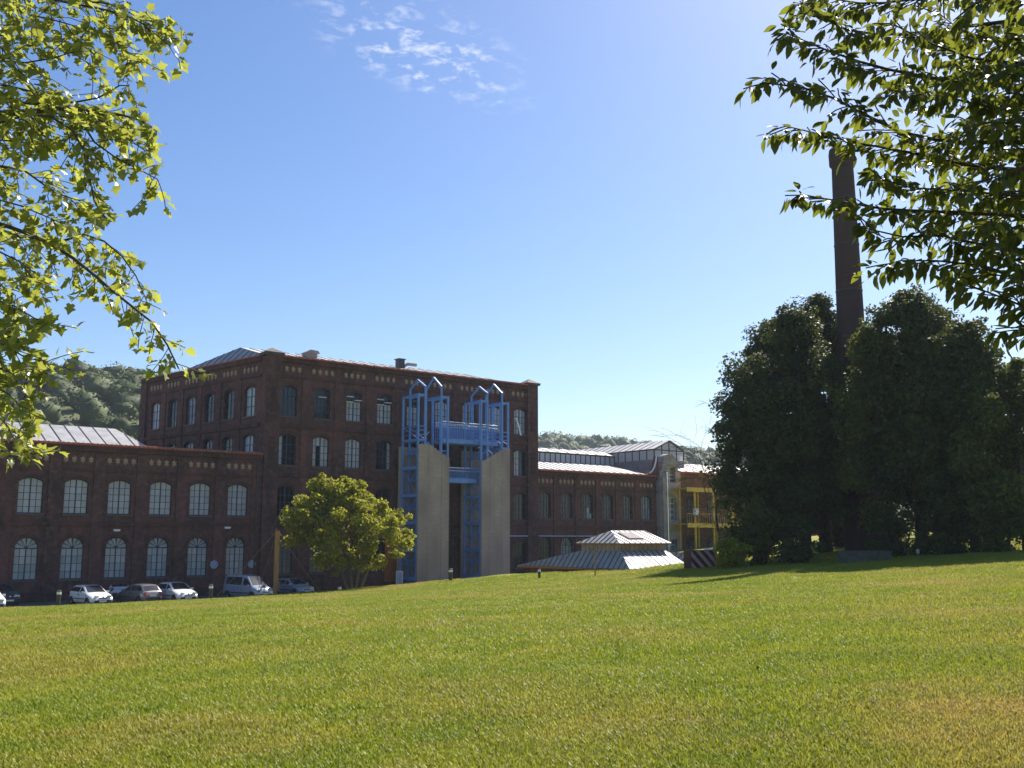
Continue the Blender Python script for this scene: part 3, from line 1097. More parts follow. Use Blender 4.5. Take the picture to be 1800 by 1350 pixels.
swall = side_part(wall_with('side_wall', MBK, [(0, 0), (SL, 0), (SL, TOP - 0.02), (0, TOP - 0.02)], side_wins))
sstyle = ['mid', 'dark', 'mid', 'dark', 'dark', 'pale']
for k in range(6):
    for z in (H0 + 12.3, H0 + 7.95):
        xk = SL - 2.35 - 3.28 * k
        o = add_window(MBK, 'side', xk, z, ['blue', 'dark', 'dark', 'mid', 'dark', 'pale'][k], z > H0 + 10)
        side_part(o)
        for c_ in reversed(MBK.children):
            pass
for o in [c_ for c_ in MBK.children if c_.name.startswith('brick_arch') and c_.data == WIN['side']['arch']]:
    side_part(o)
for k in range(6):
    for s in range(4):
        o = inst('star_inlay', STAR, MBK, (SL - 2.35 - 3.28 * k - 0.93 + 0.62 * s, 0, H0 + 16.5))
        side_part(o)
for nm, z0, z1, pr in (('string_course', 11.25 + H0, 11.6 + H0, 0.2), ('string_course', 15.75 + H0, 15.95 + H0, 0.15), ('cornice', TOP - 0.42, TOP - 0.01, 0.28)):
    side_part(band(nm, MBK, 0.0, SL - 0.6, z0, z1, pr))
side_part(MB().box(-0.2, SL - 0.7, -0.36, 0.3, TOP - 0.005, TOP + 0.09).build('tile_coping', M['terracotta'], MBK))
side_part(MB().box(0, 1.1, -0.25, 0.05, 0, TOP + 0.1).build('corner_pier', M['brick'], MBK))
for i in range(1, 6):
    xp = SL - 2.35 - 3.28 * i + 1.64
    side_part(MB().box(xp - 0.4, xp + 0.4, -0.1, 0.03, 0, H0 + 16.0).build('pilaster', M['brick'], MBK))
bl = Vector((35.7, 0, 0)) + SE * SL
b_ = MB()
b_.box(66.0, 66.38, 0.46, SL * 0.98, 0, TOP)
b_.box(bl.x + 0.5, 66.0, SL * 0.98 - 0.4, SL * 0.98, 0, TOP)
b_.build('rear_wall', M['brick'], MBK)
zc_ = TOP + 0.02
zr = H0 + 19.55
rf = MB().box(35.6, 65.8, 1.5, 16, TOP - 0.4, TOP - 0.2).build('roof', M['zinc_seam'], MBK)
roof_plane(rf, [(36.2, 0.35, zc_), (66.0, 0.35, zc_), (62.5, 8, zr), (36.5, 8, zr)], 1.2, M['zinc_lit'])
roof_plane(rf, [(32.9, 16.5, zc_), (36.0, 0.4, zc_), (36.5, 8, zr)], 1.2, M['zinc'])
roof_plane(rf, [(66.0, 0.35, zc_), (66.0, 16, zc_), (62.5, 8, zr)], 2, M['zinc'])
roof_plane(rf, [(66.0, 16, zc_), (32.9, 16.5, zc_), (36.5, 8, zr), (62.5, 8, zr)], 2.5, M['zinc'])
# vents on the roof
v1 = MB()
v1.box(41.6, 42.7, 4.2, 5.2, H0 + 18.0, H0 + 19.1)
v1.prism([(41.4, H0 + 19.1), (42.9, H0 + 19.1), (42.7, H0 + 19.35), (41.9, H0 + 19.4)], 4.0, 5.4)
v1.build('roof_vent', M['grey_render'], MBK)
v2 = MB()
v2.box(52.3, 53.0, 5.0, 5.7, H0 + 18.2, H0 + 19.75)
v2.box(52.2, 53.1, 4.9, 5.8, H0 + 19.75, H0 + 19.84)
v2.build('roof_vent', M['dark_metal'], MBK)
v3 = MB().tube([(53.2, 5.5, H0 + 19.2), (53.7, 5.5, H0 + 19.45), (54.7, 5.5, H0 + 19.45)], 0.18, 8)
v3.build('vent_duct', M['grey_render'], MBK)
for i, dx, dz in ((1, 0.0, 1.95), (2, -0.45, 2.25), (2, 0.4, 1.95), (2, -0.5, 1.75), (3, -0.5, 2.25), (3, 0.35, 2.0), (3, -0.5, 1.75)):
    MB().prism([(mc[i] + dx - 0.36, H0 + 12.3 + dz), (mc[i] + dx + 0.36, H0 + 12.3 + dz), (mc[i] + dx + 0.36, H0 + 12.36 + dz), (mc[i] + dx - 0.36, H0 + 12.36 + dz)], -0.12, 0.18).build('vent_flap_glint', M['white_paint'], MBK)  # open vent flaps, their white colour standing in for sky glints
cu_ = MB()
xc = mc[8] - 0.75
cu_.add([(xc + 0.15 * sin(k * 0.5) * 0.3 + 0.07 * k + (0.22 if q_ else 0), -0.12 - 0.03 * k, H0 + 14.0 - 0.26 * k) for k in range(8) for q_ in (0, 1)],
        [(2 * k, 2 * k + 1, 2 * k + 3, 2 * k + 2) for k in range(7)])
cu_.build('curtain', M['white_paint'], MBK, fix=False)
# orange doors of the ground floor
for xd in (48.8, 58.0):
    d_ = MB().box(xd - 0.75, xd + 0.75, -0.16, -0.11, 0.05, 4.6).build('door', M['orange_door'], MBK)
    MB().box(xd - 0.85, xd + 0.85, -0.15, -0.105, 4.605, 5.3).build('door_head', M['terracotta'], d_)
    MB().box(xd + 0.5, xd + 0.6, -0.22, -0.16, 1.3, 1.6).build('handle', M['dark_metal'], d_)
MB().tube([(50.0, -0.25, 4.9), (75.5, -0.25, 4.9)], 0.05, 6).build('service_pipe', M['steel'], MBK)

# ---- right wing
RW = empty('brick_wing', W(0, FY, GZ), RZ, 'low red brick wing with dark windows under glazed roof lanterns', 'building')
x0, x1 = 66.42, 84.3
rc = [67.55 + 3.02 * k for k in range(6)]
wins = [('upper', x, H0 + 3.62) for x in rc] + [('round', x, H0 - 1.53) for x in rc]
wall_with('wall', RW, [(x0, 0), (x1, 0), (x1, H0 + 8.6), (x0, H0 + 8.6)], wins)
for i, x in enumerate(rc):
    add_window(RW, 'upper', x, H0 + 3.62, ['dark', 'dark', lambda k: 'blue' if k in (9, 8, 12) else 'dark', 'dark', 'dark', 'mid'][i])
    add_window(RW, 'round', x, H0 - 1.53, mixed(0.0, 0.4, 50 + i), False)
    for s in range(4):
        inst('star_inlay', STAR, RW, (x - 0.87 + 0.58 * s, 0, H0 + 7.55))
for i in range(1, 6):
    xp = rc[0] - 1.51 + 3.02 * i
    MB().box(xp - 0.38, xp + 0.38, -0.12, 0.03, 0, H0 + 8.0).build('pilaster', M['brick'], RW)
band('plinth', RW, x0, x1, 0, 0.7, 0.17)
band('string_course', RW, x0, x1, H0 + 2.5, H0 + 2.84, 0.2)
band('string_course', RW, x0, x1, H0 + 6.75, H0 + 6.92, 0.15)
band('cornice', RW, x0, x1, H0 + 8.2, H0 + 8.6, 0.26)
coping('tile_coping', RW, x0, x1, H0 + 8.6)
rf = MB().box(x0, x1, 0.6, 14, H0 + 8.0, H0 + 8.3).build('roof', M['zinc_seam'], RW)
roof_plane(rf, [(x0, 0.2, H0 + 8.68), (x1 - 0.4, 0.2, H0 + 8.68), (x1 - 2.2, 5.5, H0 + 10.05), (x0, 5.5, H0 + 10.05)], 1.0, M['zinc_lit'])
# roof lantern along the front
ln = MB().box(x0, 86.9, 9.6, 13.5, H0 + 8.4, H0 + 10.6).build('roof_lantern', M['grey_render'], RW)
b_ = MB()
for k in range(26):
    xk = x0 + 0.2 + k * 0.81
    b_.box(xk - 0.05, xk + 0.05, 9.62, 9.74, H0 + 10.6, H0 + 11.6)
b_.box(x0, 86.9, 9.6, 9.76, H0 + 11.6, H0 + 11.72)
b_.build('mullion', M['dark_metal'], ln)
PG = MB().box(-0.355, 0.355, -0.01, 0.01, 0, 0.98).mesh('pane', M['pane_milk'])
for k in range(25):
    inst('pane', PG, ln, (x0 + 0.2 + (k + 0.5) * 0.81, 9.68, H0 + 10.61))
roof_plane(ln, [(x0, 9.4, H0 + 11.72), (86.9, 9.4, H0 + 11.72), (86.9, 11.6, H0 + 12.35), (x0, 11.6, H0 + 12.35)], 1.6, M['zinc_lit'])
# roof lantern running towards the front, with a glazed gable
ln = MB().box(87.0, 92.2, 2.8, 20, H0 + 8.6, H0 + 10.95).build('roof_lantern', M['grey_render'], RW)
b_ = MB()
for k in range(14):
    yk = 2.85 + k * 1.25
    b_.box(86.98, 87.1, yk - 0.05, yk + 0.05, H0 + 10.95, H0 + 12.1)
b_.box(86.96, 87.12, 2.8, 20, H0 + 12.1, H0 + 12.22)
for k in range(5):
    xk = 87.05 + k * 1.275
    b_.box(xk - 0.05, xk + 0.05, 2.78, 2.9, H0 + 10.95, H0 + 12.15 + (1.15 if k == 2 else 0.55 if k in (1, 3) else 0))
b_.bar((87.0, 2.84, H0 + 12.15), (89.6, 2.84, H0 + 13.3), 0.12)
b_.bar((92.2, 2.84, H0 + 12.15), (89.6, 2.84, H0 + 13.3), 0.12)
b_.box(87.0, 92.2, 2.78, 2.9, H0 + 12.08, H0 + 12.18)
b_.build('mullion', M['dark_metal'], ln)
PL = MB().box(-0.01, 0.01, -0.56, 0.56, 0, 1.13).mesh('pane', M['pane_milk'])
for k in range(13):
    inst('pane', PL, ln, (87.04, 2.85 + (k + 0.5) * 1.25, H0 + 10.96))
for k in range(4):
    z1_, z2_ = (0.0, 0.55, 1.13, 0.55, 0.0)[k], (0.0, 0.55, 1.13, 0.55, 0.0)[k + 1]
    xa, xb = 87.12 + k * 1.275, 87.0 + (k + 1) * 1.275 - 0.02
    MB().prism([(xa, H0 + 10.96), (xb, H0 + 10.96), (xb, H0 + 12.08 + z2_), (xa, H0 + 12.08 + z1_)], 2.83, 2.85).build('pane', M['pane_milk'], ln)
roof_plane(ln, [(86.8, 20, H0 + 12.2), (86.8, 2.6, H0 + 12.2), (89.6, 2.6, H0 + 13.38), (89.6, 20, H0 + 13.38)], 1.25, M['zinc_lit'])
roof_plane(ln, [(92.4, 2.6, H0 + 12.2), (92.4, 20, H0 + 12.2), (89.6, 20, H0 + 13.38), (89.6, 2.6, H0 + 13.38)], 1.6, M['zinc_lit'])

# ---- curved gable bay and the annexe with its yellow gallery
GB = empty('gabled_bay', W(84.32, FY, GZ), RZ, 'narrow grey rendered bay with a curved gable between brick wing and yellow gallery', 'building')
w_ = 3.5
prof = [(0, 0), (w_, 0), (w_, H0 + 9.2)]
prof += [(w_ - 0.1 - 0.45 * sin(t_ * pi / 2), H0 + 9.2 + 1.1 * (1 - cos(t_ * pi / 2))) for t_ in (0.33, 0.66, 1)]
prof += [(w_ / 2 + 1.1 * cos(t_ * pi), H0 + 10.4 + 0.95 * sin(t_ * pi)) for t_ in (0, 0.17, 0.33, 0.5, 0.67, 0.83, 1)]
prof += [(0.1 + 0.45 * sin(t_ * pi / 2), H0 + 9.2 + 1.1 * (1 - cos(t_ * pi / 2))) for t_ in (1, 0.66, 0.33)]
prof += [(0, H0 + 9.2)]
inst('wall', slab('wall', prof, [[(1.3, H0 + 3.6), (2.7, H0 + 3.6), (2.7, H0 + 6.2), (1.3, H0 + 6.2)], [(1.3, H0 - 1.2), (2.7, H0 - 1.2), (2.7, H0 + 1.4), (1.3, H0 + 1.4)], [(1.35, H0 + 8.0), (2.65, H0 + 8.0), (2.65, H0 + 9.8), (1.35, H0 + 9.8)]], -0.6, 0.4, M['grey_render']), GB)
for z_, hh in ((H0 + 3.6, 2.6), (H0 - 1.2, 2.6), (H0 + 8.0, 1.8)):
    fr_ = MB()
    for k in range(3):
        fr_.box(1.3 + 0.7 * k - 0.04, 1.3 + 0.7 * k + 0.04, -0.2, -0.12, z_, z_ + hh)
    for k in range(5):
        fr_.box(1.3, 2.7, -0.195, -0.125, z_ + hh * k / 4 - 0.03, z_ + hh * k / 4 + 0.03)
    f_ = fr_.build('window', M['white_paint'], GB)
    for i in range(2):
        for k in range(4):
            MB().box(1.34 + 0.7 * i, 1.96 + 0.7 * i, -0.165, -0.15, z_ + hh * k / 4 + 0.03, z_ + hh * (k + 1) / 4 - 0.03).build('pane', M['pane_mid'], f_)
MB().box(0.15, 0.75, -0.95, -0.61, 0, H0 + 8.5).build('buttress', M['grey_render'], GB)
MB().tube([(1.05, -0.75, 0), (1.05, -0.75, H0 + 9.3)], 0.11, 8).build('downpipe', M['steel'], GB)
scr = [(-1.9, H0 + 8.75), (0.0, H0 + 8.75), (0.0, H0 + 10.9), (-0.15, H0 + 11.0)] + [(-0.25 - 1.6 * (1 - cos(t_ * pi / 2)), H0 + 10.9 - 2.1 * sin(t_ * pi / 2)) for t_ in (0.2, 0.4, 0.6, 0.8)]
MB().prism(scr, -0.45, 0.2).build('scroll', M['brick_dark'], GB)
MB().tube([(x, -0.35, z + 0.05) for x, z in scr[3:]], 0.1, 6).build('scroll_coping', M['white_paint'], GB)
AX = empty('brick_annexe', W(87.84, FY, GZ), RZ, 'orange brown brick annexe under a pale sheet roof behind the yellow gallery', 'building')
ac = [2.4, 6.0, 9.6, 13.2]
wall_with('wall', AX, [(0, 0), (30, 0), (30, H0 + 9.2), (0, H0 + 9.2)], [('upper', x, H0 + 3.6) for x in ac] + [('round', x, H0 - 1.5) for x in ac], brick_mat('orange_brick', (0.19, 0.10, 0.055), (0.15, 0.075, 0.042), (0.14, 0.10, 0.07), dirt=(0.10, 0.06, 0.04)))
for i, x in enumerate(ac):
    add_window(AX, 'upper', x, H0 + 3.6, 'dark', False)
    add_window(AX, 'round', x, H0 - 1.5, 'dark', False)
coping('tile_coping', AX, 0, 30, H0 + 9.2)
rf = MB().box(0, 30, 0.7, 8, H0 + 8.6, H0 + 8.9).build('roof', M['zinc_seam'], AX)
roof_plane(rf, [(0, 0.2, H0 + 9.3), (30, 0.2, H0 + 9.3), (30, 5.5, H0 + 10.9), (0, 5.5, H0 + 10.9)], 1.3, M['zinc_lit'])
YG = empty('yellow_gallery', W(87.3, FY - 3.0, GZ), RZ, 'yellow painted steel gallery with posts and beams before the annexe', 'gallery')
for x in (0.2, 3.4, 6.6, 9.8):
    for y in (0, 2.4):
        MB().box(x - 0.09, x + 0.09, y - 0.09, y + 0.09, 0, H0 + 7.2).build('post', M['yellow_steel'], YG)
for z_ in (H0 + 2.75, H0 + 6.85):
    MB().box(-1.2, 10.2, -0.13, -0.095, z_, z_ + 0.5).build('beam', M['yellow_steel'], YG)
    MB().box(-1.2, 10.2, -0.09, 2.5, z_ + 0.35, z_ + 0.45).build('deck', M['yellow_steel'], YG)
b_ = MB()
for k in range(30):
    b_.box(-1.2 + 0.38 * k, -1.17 + 0.38 * k, -0.07, -0.04, H0 + 3.25, H0 + 4.3)
b_.box(-1.2, 10.2, -0.08, -0.03, H0 + 4.3, H0 + 4.36)
b_.build('railing', M['yellow_steel'], YG)
for k in range(5):
    MB().bar((4.3 + 0.9 * k, -1.6, 0.3), (4.9 + 0.9 * k, -0.3, 2.7), 0.1).build('raking_prop', M['yellow_steel'], YG)
MB().box(-0.3, 0.15, -0.6, -0.16, H0 + 4.2, H0 + 4.9).build('notice_box', M['white_paint'], YG)

# ---- chimney
CH = empty('factory_chimney', (24.85, 71.5, -0.5), 0, 'tall round dark brick factory chimney rising out of the trees', 'chimney')
prof = [(1.24 - 0.46 * k / 24, 30.2 * k / 24) for k in range(25)]
MB().lathe(prof, n=28).build('shaft', M['brick_chimney'], CH, True)
MB().lathe([(0.79, 29.6), (0.95, 29.8), (0.97, 30.6), (0.91, 31.0), (0.66, 31.0)], n=28).build('crown', M['brick_chimney'], CH)
for k in range(7):
    z_ = 6 + 3.5 * k
    r_ = 1.24 - 0.46 * z_ / 30.2 + 0.012
    MB().lathe([(r_, z_), (r_ + 0.02, z_ + 0.01), (r_ + 0.02, z_ + 0.09), (r_, z_ + 0.1)], n=28).build('iron_band', M['dark_metal'], CH)

# ---- stair towers
def stair_tower(a0, flip, label):
    """a0: left edge along the front. Two narrow cages with gabled tops, block walls front and back, stairs between"""
    T = empty('stair_tower', W(a0, FY, GZ), RZ, label, 'stair tower', 'stair towers')
    far, near = -1.2, -3.9
    S_ = M['blue_steel']
    zt = H0 + 14.8
    for n_, (xa, xb, xg, ze, zp) in enumerate(((0.0, 0.75, 0.75, 15.65, 16.4), (2.55, 3.3, 2.55, 15.8, 16.8))):
        for x in (xa, xb):
            for y in (far, near):
                MB().box(x - 0.085, x + 0.085, y - 0.085, y + 0.085, 0, zt + 0.1).build('post', S_, T)
        fr_ = MB()
        for z_ in (zt, H0 + 10.6) if n_ == 0 else (zt, H0 + 10.6 - (2.2 if not flip else 0.3)):
            for x in (xa, xb):
                fr_.box(x - 0.08, x + 0.08, near + 0.085, far - 0.085, z_ - 0.1, z_ + 0.08)
            for y in (far, near):
                fr_.box(xa + 0.085, xb - 0.085, y - 0.078, y + 0.078, z_ - 0.1, z_ + 0.078)
        fr_.build('cage_ring', S_, T)
        g_ = MB()
        ym = (far + near) / 2
        for y in (far, near):
            g_.box(xg - 0.075, xg + 0.075, y - 0.075, y + 0.075, zt + 0.1, H0 + ze)
            g_.bar((xg, y, H0 + ze - 0.05), (xg, ym, H0 + zp), 0.15)
        g_.build('gable_frame', S_, T)
        gr_ = MB()
        zl = H0 + 10.6 if n_ == 0 or flip else H0 + 8.4
        for z_ in (zl + 0.5, zl + 0.9, zl + 1.3):
            for x in (xa, xb):
                gr_.box(x - 0.025, x + 0.025, near + 0.085, far - 0.085, z_ - 0.025, z_ + 0.025)
            gr_.box(xa + 0.085, xb - 0.085, near - 0.025, near + 0.025, z_ - 0.025, z_ + 0.025)
        for x in (xa, xb):
            gr_.bar((x, near + 0.1, zl + 0.1), (x, far - 0.1, zl + 1.3), 0.05)
            gr_.bar((x, ym, zl), (x, ym, zt - 0.1), 0.09)
        gr_.build('guard_rail', S_, T)
    # storey beams, braces
    lv = [H0 - 2.12 + 2.53 * k for k in range(5)]
    for k, z_ in enumerate(lv):
        b_ = MB()
        for x in (0.0, 3.3):
            b_.box(x - 0.08, x + 0.08, near + 0.1, far - 0.1, z_ - 0.14, z_ + 0.14)
        b_.box(0.1, 3.2, near - 0.08, near + 0.08, z_ - 0.12, z_ + 0.12)
        b_.box(0.1, 3.2, far - 0.08, far + 0.08, z_ - 0.12, z_ + 0.12)
        b_.build('landing_beam', S_, T)
        if k < 4:
            r_ = MB()
            for x in (0.0,):
                r_.bar((x, near + 0.1, z_ + 0.1), (x, far - 0.1, z_ + 2.4), 0.05)
                r_.bar((x + 0.02, far - 0.1, z_ + 0.1), (x + 0.02, near + 0.1, z_ + 2.4), 0.05)
            r_.build('cross_brace', S_, T)
        MB().box(2.2, 3.2, near + 0.12, far - 0.12, z_ + 0.02, z_ + 0.08).build('landing', S_, T)
        MB().box(0.1, 0.75, near + 0.12, far - 0.12, z_ + 1.27, z_ + 1.33).build('landing', S_, T)
        for (ya, yb, za, zb, xa, xb) in ((near + 0.15, near + 1.2, z_ + 0.05, z_ + 1.3, 2.2, 0.75), (far - 1.2, far - 0.15, z_ + 1.3, z_ + 2.55, 0.75, 2.2)):
            st = MB()
            for y in (ya, yb):
                st.bar((xa, y, za), (xb, y, zb), 0.05, 0.24)
            for q_ in range(7):
                f_ = (q_ + 0.5) / 7
                xx = xa + (xb - xa) * f_
                st.box(xx - 0.12, xx + 0.12, ya + 0.03, yb - 0.03, za + (zb - za) * f_, za + (zb - za) * f_ + 0.03)
            st.build('stair_flight', S_, T)
            MB().bar((xa, ya + 0.04, za + 1.0), (xb, ya + 0.04, zb + 1.0), 0.06).build('handrail', M['steel'], T)
    # block walls: the front one steps down towards the other tower
    fa = [0.0, 1.05, 2.5, 3.45]
    zt_ = [H0 + 10.15, H0 + 10.15, H0 + 9.35, H0 + 8.95]
    if flip:
        fa = [0.0, 0.95, 2.4, 3.45]
        zt_ = [H0 + 8.9, H0 + 9.35, H0 + 10.2, H0 + 10.25]
    bow = [-4.12, -4.22, -4.22, -4.12]
    for k in range(3):
        xa, xb = fa[k] - 0.05, fa[k + 1] - 0.05 - 0.025
        n_ = 5
        pts = []
        st_ = MB()
        for q_ in range(n_):
            f0, f1 = q_ / n_, (q_ + 1) / n_
            za = zt_[k] + (zt_[k + 1] - zt_[k]) * f0
            st_.add([(xa + (xb - xa) * f0, bow[k] + (bow[k + 1] - bow[k]) * f0, 0), (xa + (xb - xa) * f1, bow[k] + (bow[k + 1] - bow[k]) * f1, 0),
                     (xa + (xb - xa) * f1, -4.0, 0), (xa + (xb - xa) * f0, -4.0, 0),
                     (xa + (xb - xa) * f0, bow[k] + (bow[k + 1] - bow[k]) * f0, za), (xa + (xb - xa) * f1, bow[k] + (bow[k + 1] - bow[k]) * f1, za),
                     (xa + (xb - xa) * f1, -4.0, za), (xa + (xb - xa) * f0, -4.0, za)],
                    [(0, 3, 2, 1), (4, 5, 6, 7), (0, 1, 5, 4), (1, 2, 6, 5), (2, 3, 7, 6), (3, 0, 4, 7)])
        st_.build('block_wall_panel', M['block'], T)
    MB().box(-0.2, 3.5, -1.08, -0.8, 0, H0 + 10.1).build('rear_block_wall', M['block'], T)
    return T


stair_tower(49.15, False, 'blue steel stair tower with grey block wall, nearer the small round tree')
stair_tower(56.33, True, 'blue steel stair tower with grey block wall, nearer the zinc roofed pavilion')


def footbridge(a0, a1, z, top, label):
    B = empty('footbridge', W(a0, FY - 2.6, GZ + z), RZ, label, 'footbridge', 'footbridges between the stair towers')
    L_ = a1 - a0
    MB().box(0, L_, -0.6, 0.6, 0, 0.08).build('deck', M['blue_steel'], B)
    for y in (-0.68, 0.68):
        MB().box(0, L_, y - 0.06, y + 0.06, -0.32, 0.1).build('girder', M['blue_steel'], B)
        n = int(L_ / 0.2)
        b_ = MB()
        for k in range(n):
            b_.box(0.06 + k * 0.2, 0.10 + k * 0.2, y - 0.015, y + 0.015, 0.1, top - 0.1)
        for k in range(4):
            b_.box(0, L_, y - 0.012, y + 0.012, 0.2 + 0.3 * k, 0.23 + 0.3 * k)
        b_.build('mesh_railing', M['blue_steel'], B)
        MB().tube([(0, y, top), (L_, y, top)], 0.045, 6).build('handrail', M['steel'], B)
        MB().tube([(0, y, top - 0.3), (L_, y, top - 0.3)], 0.03, 6).build('midrail', M['steel'], B)


footbridge(52.3, 58.8, H0 + 10.85, 1.7, 'upper blue mesh footbridge linking the crowns of the stair towers')
footbridge(52.6, 56.25, H0 + 7.1, 1.1, 'lower blue mesh footbridge between the grey block walls')

# ---- pavilion with two tiers of zinc roof
PV = empty('low_pavilion', W(54.8, 56.3, GZ), RZ, 'low pavilion with a two tier hipped zinc roof in front of the brick wing', 'pavilion')
ox0, ox1, oy0, oy1, ez = 0.0, 6.9, 0.0, 14.1, H0 - 0.82
ix0, ix1, iy0, iy1, iz = 1.0, 6.2, 2.1, 6.7, H0 + 0.5
MB().box(ox0 + 0.5, ox1 - 0.5, oy0 + 0.5, oy1 - 0.5, 0, ez - 0.02).build('wall', M['brick'], PV)
rf = MB().box(ox0 - 0.02, ox1 + 0.02, oy0 - 0.02, oy1 + 0.02, ez - 0.16, ez - 0.02).build('roof', M['terracotta'], PV)
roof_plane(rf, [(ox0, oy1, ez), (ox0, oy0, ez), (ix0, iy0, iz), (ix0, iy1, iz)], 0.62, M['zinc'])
roof_plane(rf, [(ox0, oy0, ez), (ox1, oy0, ez), (ix1, iy0, iz), (ix0, iy0, iz)], 0.62, M['zinc_lit'])
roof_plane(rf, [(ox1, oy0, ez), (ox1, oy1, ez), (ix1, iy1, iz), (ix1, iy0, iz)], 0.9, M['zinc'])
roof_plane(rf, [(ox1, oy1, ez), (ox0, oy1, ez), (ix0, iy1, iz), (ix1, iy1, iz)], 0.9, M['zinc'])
MB().box(ix0, ix1, iy0, iy1, iz - 0.5, iz + 0.62).build('clerestory', M['grey_render'], PV)
b_ = MB()
for k in range(9):
    b_.box(ix0 + 0.1 + k * 0.5, ix0 + 0.14 + k * 0.5, iy0 - 0.03, iy0 + 0.01, iz + 0.05, iz + 0.60)
    b_.box(ix0 - 0.03, ix0 + 0.01, iy0 + 0.1 + k * 0.5, iy0 + 0.14 + k * 0.5, iz + 0.05, iz + 0.60)
b_.build('boarding_strip', M['terracotta'], PV)
uz = iz + 0.64
ru = MB().box(ix0 - 0.3, ix1 + 0.3, iy0 - 0.3, iy1 + 0.3, uz - 0.1, uz - 0.01).build('upper_roof', M['terracotta'], PV)
ux0, ux1, uy0, uy1 = ix0 - 0.35, ix1 + 0.35, iy0 - 0.35, iy1 + 0.35
ra, rb, ry, rz_ = 2.2, 6.1, 4.4, uz + 1.0
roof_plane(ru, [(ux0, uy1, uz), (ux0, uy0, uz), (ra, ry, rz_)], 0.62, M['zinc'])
roof_plane(ru, [(ux0, uy0, uz), (ux1, uy0, uz), (rb, ry, rz_), (ra, ry, rz_)], 0.62, M['zinc_lit'])
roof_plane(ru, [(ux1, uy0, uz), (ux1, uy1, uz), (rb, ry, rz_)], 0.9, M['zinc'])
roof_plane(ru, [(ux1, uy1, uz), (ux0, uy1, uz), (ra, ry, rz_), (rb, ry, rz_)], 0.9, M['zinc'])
sl_ = (rz_ - uz) / (ry - uy0)
dm = MB()
for x_a, x_b, h_ in ((2.3, 4.1, 0.10), (2.4, 4.0, 0.16)):
    ya, yb = uy0 + 0.7, uy0 + 2.0
    za, zb = uz + 0.7 * sl_, uz + 2.0 * sl_
    dm.add([(x_a, ya, za - 0.1), (x_b, ya, za - 0.1), (x_b, yb, zb - 0.1), (x_a, yb, zb - 0.1), (x_a, ya, za + h_), (x_b, ya, za + h_), (x_b, yb, zb + h_), (x_a, yb, zb + h_)],
           [(0, 3, 2, 1), (4, 5, 6, 7), (0, 1, 5, 4), (1, 2, 6, 5), (2, 3, 7, 6), (3, 0, 4, 7)])
dm.build('skylight', M['grey_render'], PV)
PO = empty('pavilion_porch', W(61.75, 56.5, GZ), RZ, 'small dark roofed porch at the right end of the pavilion', 'porch')
MB().box(0, 3.0, 0.3, 3.0, 0, H0 - 0.9).build('wall', M['brick_dark'], PO)
p_ = MB().prism([(-0.2, H0 - 0.9), (3.2, H0 - 0.9), (1.3, H0 + 0.25)], 0.0, 0.2)
p_.build('gable', M['brick_dark'], PO)
rp = MB().box(-0.3, 3.3, 0.05, 3.1, H0 - 1.0, H0 - 0.91).build('roof', M['dark_metal'], PO)
M['slate'] = simple('dark_slate', (0.045, 0.05, 0.07), (0.03, 0.034, 0.05), 0.6)
roof_plane(rp, [(-0.3, 3.2, H0 - 0.9), (-0.3, -0.1, H0 - 0.9), (1.3, -0.1, H0 + 0.35), (1.3, 3.2, H0 + 0.35)], 0.7, M['slate'])
roof_plane(rp, [(3.3, -0.1, H0 - 0.9), (3.3, 3.2, H0 - 0.9), (1.3, 3.2, H0 + 0.35), (1.3, -0.1, H0 + 0.35)], 0.7, M['zinc'])

# striped site container by the trees
c0 = spot(1236, 1003, 70)
SC = empty('site_container', (c0.x, c0.y, c0.z), radians(10), 'pink and dark striped site container with a white lid beside the trees', 'container')
MB().box(-0.95, 0.95, -0.3, 1.2, -0.6, 1.4).build('body', M['brick_dark'], SC)
M['stripe'] = simple('pink_stripe', (0.50, 0.29, 0.26), (0.40, 0.22, 0.20), 0.6)
for k in range(6):
    q = clip([(-1.9 + k * 0.62, 1.38), (-1.6 + k * 0.62, 1.38), (-0.4 + k * 0.62, 0.02), (-0.7 + k * 0.62, 0.02)][::-1], [(-0.94, 0.02), (0.94, 0.02), (0.94, 1.39), (-0.94, 1.39)])
    if len(q) > 2:
        MB().prism(q, -0.325, -0.301).build('stripe', M['stripe'], SC)
MB().box(0.6, 2.0, -0.2, 1.35, 1.405, 1.5).build('lid', M['white_paint'], SC)

